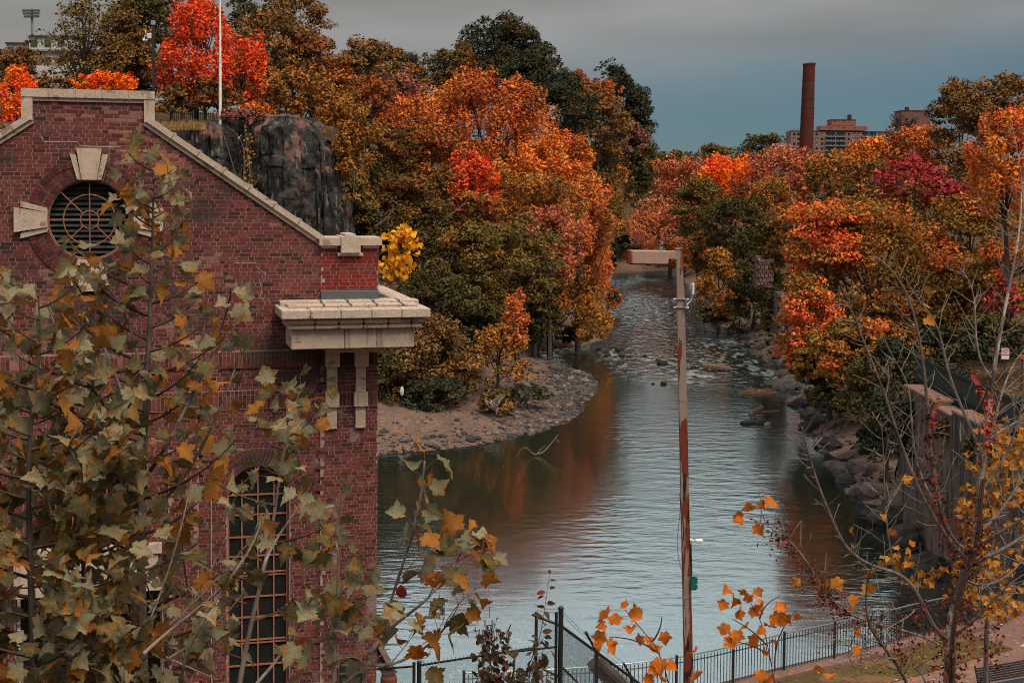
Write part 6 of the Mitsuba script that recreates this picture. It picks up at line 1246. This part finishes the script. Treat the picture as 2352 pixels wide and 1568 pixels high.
for a, b in ((spot(1345, 1450, dF + 1.6), t5), (spot(1432, 1522, dF + 4.4), t6)): rail(a, b, .028, 'bracket')
for k in range(30):
    f = k / 29; q = g1b + (g3 - g1b) * f; put('wire_end', rod(q, q + [0, 0, .07], .005, 4), 'mat_paint', cf, color=BLK)
gh = thing('steel_beam', 'sloping rusty steel beam behind the chain-link fence at the building corner', 'beam')
a, e = spot(856, 1478, 33), spot(893, 1548, 32.2); dv = (e - a) / np.linalg.norm(e - a); sv = np.cross(dv, [0, 1, 0]); sv /= np.linalg.norm(sv); cen = (a + e) / 2
put('web', box(cen, (np.linalg.norm(e - a), .10, .26), [dv, np.cross(sv, dv), sv]), 'mat_matte', gh, color=(.055, .042, .036)); put('flange', box(cen + sv * .14 * np.sign(sv[2]), (np.linalg.norm(e - a), .30, .025), [dv, np.cross(sv, dv), sv]), 'mat_concrete', gh)
dr_ = thing('rusty_drum', 'rusty red barrel-like bollard at the foot of the sloping beam', 'bollard'); q = spot(893, 1548, 31.5); put('body', tube([q - [0, 0, 1.6], q - [0, 0, .06], q], [.19, .19, .15], 14), 'mat_matte', dr_, color=(.24, .065, .045)); put('lid', tube([q, q + [0, 0, .03]], [.16, .15], 14), 'mat_matte', dr_, color=(.05, .03, .03))
pb = thing('stone_parapet', 'sloping pale concrete parapet edge behind the chain-link fence', 'parapet'); a, e = spot(1372, 1512, 36), spot(1450, 1585, 36.5); dv = (e - a) / np.linalg.norm(e - a); sv = np.cross(dv, [0, 1, 0]); sv *= np.sign(sv[2]) / np.linalg.norm(sv)
put('coping', cbox((a + e) / 2, (np.linalg.norm(e - a), .5, .14), .02, [dv, np.cross(sv, dv), sv]), 'mat_concrete', pb); put('side', box((a + e) / 2 - sv * .20, (np.linalg.norm(e - a), .3, .24), [dv, np.cross(sv, dv), sv]), 'mat_concrete', pb)
# picket fence along the quay
pf = thing('quay_fence', 'black iron picket fence curving along the quay at the water', 'fence')
qf = bend([(x, y, 2.83) for x, y in QUAY[1:10]], 400); qs = np.r_[0, np.cumsum(np.linalg.norm(np.diff(qf, axis=0), axis=1))]
def qpt(s): return np.array([np.interp(s, qs, qf[:, i]) for i in range(3)])
LQ = qs[-1]; s = 5.0; k = 0
while s < LQ:
    p = qpt(s)
    if k % 17 == 0: put('post', cbox(p + [0, 0, .57], (.075, .075, 1.16), .008), 'mat_paint', pf, color=BLK)
    else: put('picket', box(p + [0, 0, .54], (.020, .020, 1.0)), 'mat_paint', pf, color=BLK)
    s += .118; k += 1
for z in (.10, .92, 1.08):
    P = np.array([qpt(t) for t in np.linspace(5.0, LQ, 60)]) + [0, 0, z]; put('rail', tube(P, .022 if z > 1 else .016, 6), 'mat_metal' if z > 1 else 'mat_paint', pf, color=(.20, .23, .24) if z > 1 else BLK)
# bench on the path
bn = thing('park_bench', 'black metal park bench with ring shaped armrests on the path at lower right', 'bench')
D = 38.5; B = spot(2320, 1545, D); B[2] = 2.715; ya = math.radians(24); bx_, by_ = np.array([math.cos(ya), math.sin(ya), 0]), np.array([-math.sin(ya), math.cos(ya), 0]); BX = np.array([bx_, by_, [0, 0, 1.0]])
def bp(x, y, z): return B + bx_ * x + by_ * y + np.array([0, 0, z])
for k in range(9): put('seat_slat', box(bp(0, -.24 + k * .055, .44), (1.75, .042, .02), BX), 'mat_paint', bn, color=(.03, .035, .042))
for k in range(7): z = .50 + k * .06; put('back_slat', box(bp(0, .27 + k * .018, z), (1.75, .02, .048), BX), 'mat_paint', bn, color=(.022, .027, .032))
for sx in (-.90, .90):
    put('arm_ring', tube([bp(sx, -.02 + .19 * math.cos(t), .56 + .19 * math.sin(t)) for t in np.linspace(0, 2 * math.pi, 25)], .022, 6, False), 'mat_paint', bn, color=BLK)
    put('leg', tube(bend([bp(sx, -.22, 0), bp(sx, -.14, .22), bp(sx, -.20, .44)], 8), .026, 6), 'mat_paint', bn, color=BLK); put('leg', tube(bend([bp(sx, .34, 0), bp(sx, .24, .24), bp(sx, .26, .48), bp(sx, .40, .95)], 10), .026, 6), 'mat_paint', bn, color=BLK)
rb_ = [boulder]
for k, (x, y, w, h) in enumerate([(1985, 1075, 42, 26), (2010, 1130, 40, 28), (2040, 1185, 44, 28), (2085, 1230, 46, 30), (2130, 1290, 44, 26), (1960, 1050, 34, 20), (2060, 1150, 36, 30), (2015, 1085, 30, 26)]):
    boulder(x, y, w, h, ['dark ledge rock on the right bank, farthest toward the maple', 'dark ledge rock below the retaining wall, second from the far end', 'dark ledge rock below the retaining wall, middle', 'dark ledge rock below the retaining wall behind the bare sycamore', 'nearest dark ledge rock under the retaining wall', 'small dark ledge rock at the bend of the right bank', 'brownish ledge rock against the retaining wall', 'brown ledge rock behind the dark ledges of the right bank'][k], 130 + k, (.085, .066, .06) if k < 5 else (.12, .085, .075), 'ledge_rock', .05)
# fallen leaves on lawn and path
rg = rng_of(61); n = 500; X = rg.uniform(7.5, 20, n); Y = rg.uniform(38, 47, n); ok = Y < np.interp(X, QUAY[:, 0], QUAY[:, 1]) - .3; X, Y = X[ok], Y[ok]
V, F, c3 = leaf_quads(rg, np.stack([X, Y, np.full(len(X), 2.765)], 1), rg.normal(size=(len(X), 3)) * .25 + [0, 0, 1], .055, np.array([(.45, .20, .05), (.38, .12, .04), (.55, .33, .10), (.20, .10, .05)])[rg.integers(0, 4, len(X))])
put('fallen_leaves', (V, F), 'mat_foliage', None, color=c3, label='fallen orange and tan leaves scattered over lawn and path', cat='leaves', kind='stuff')
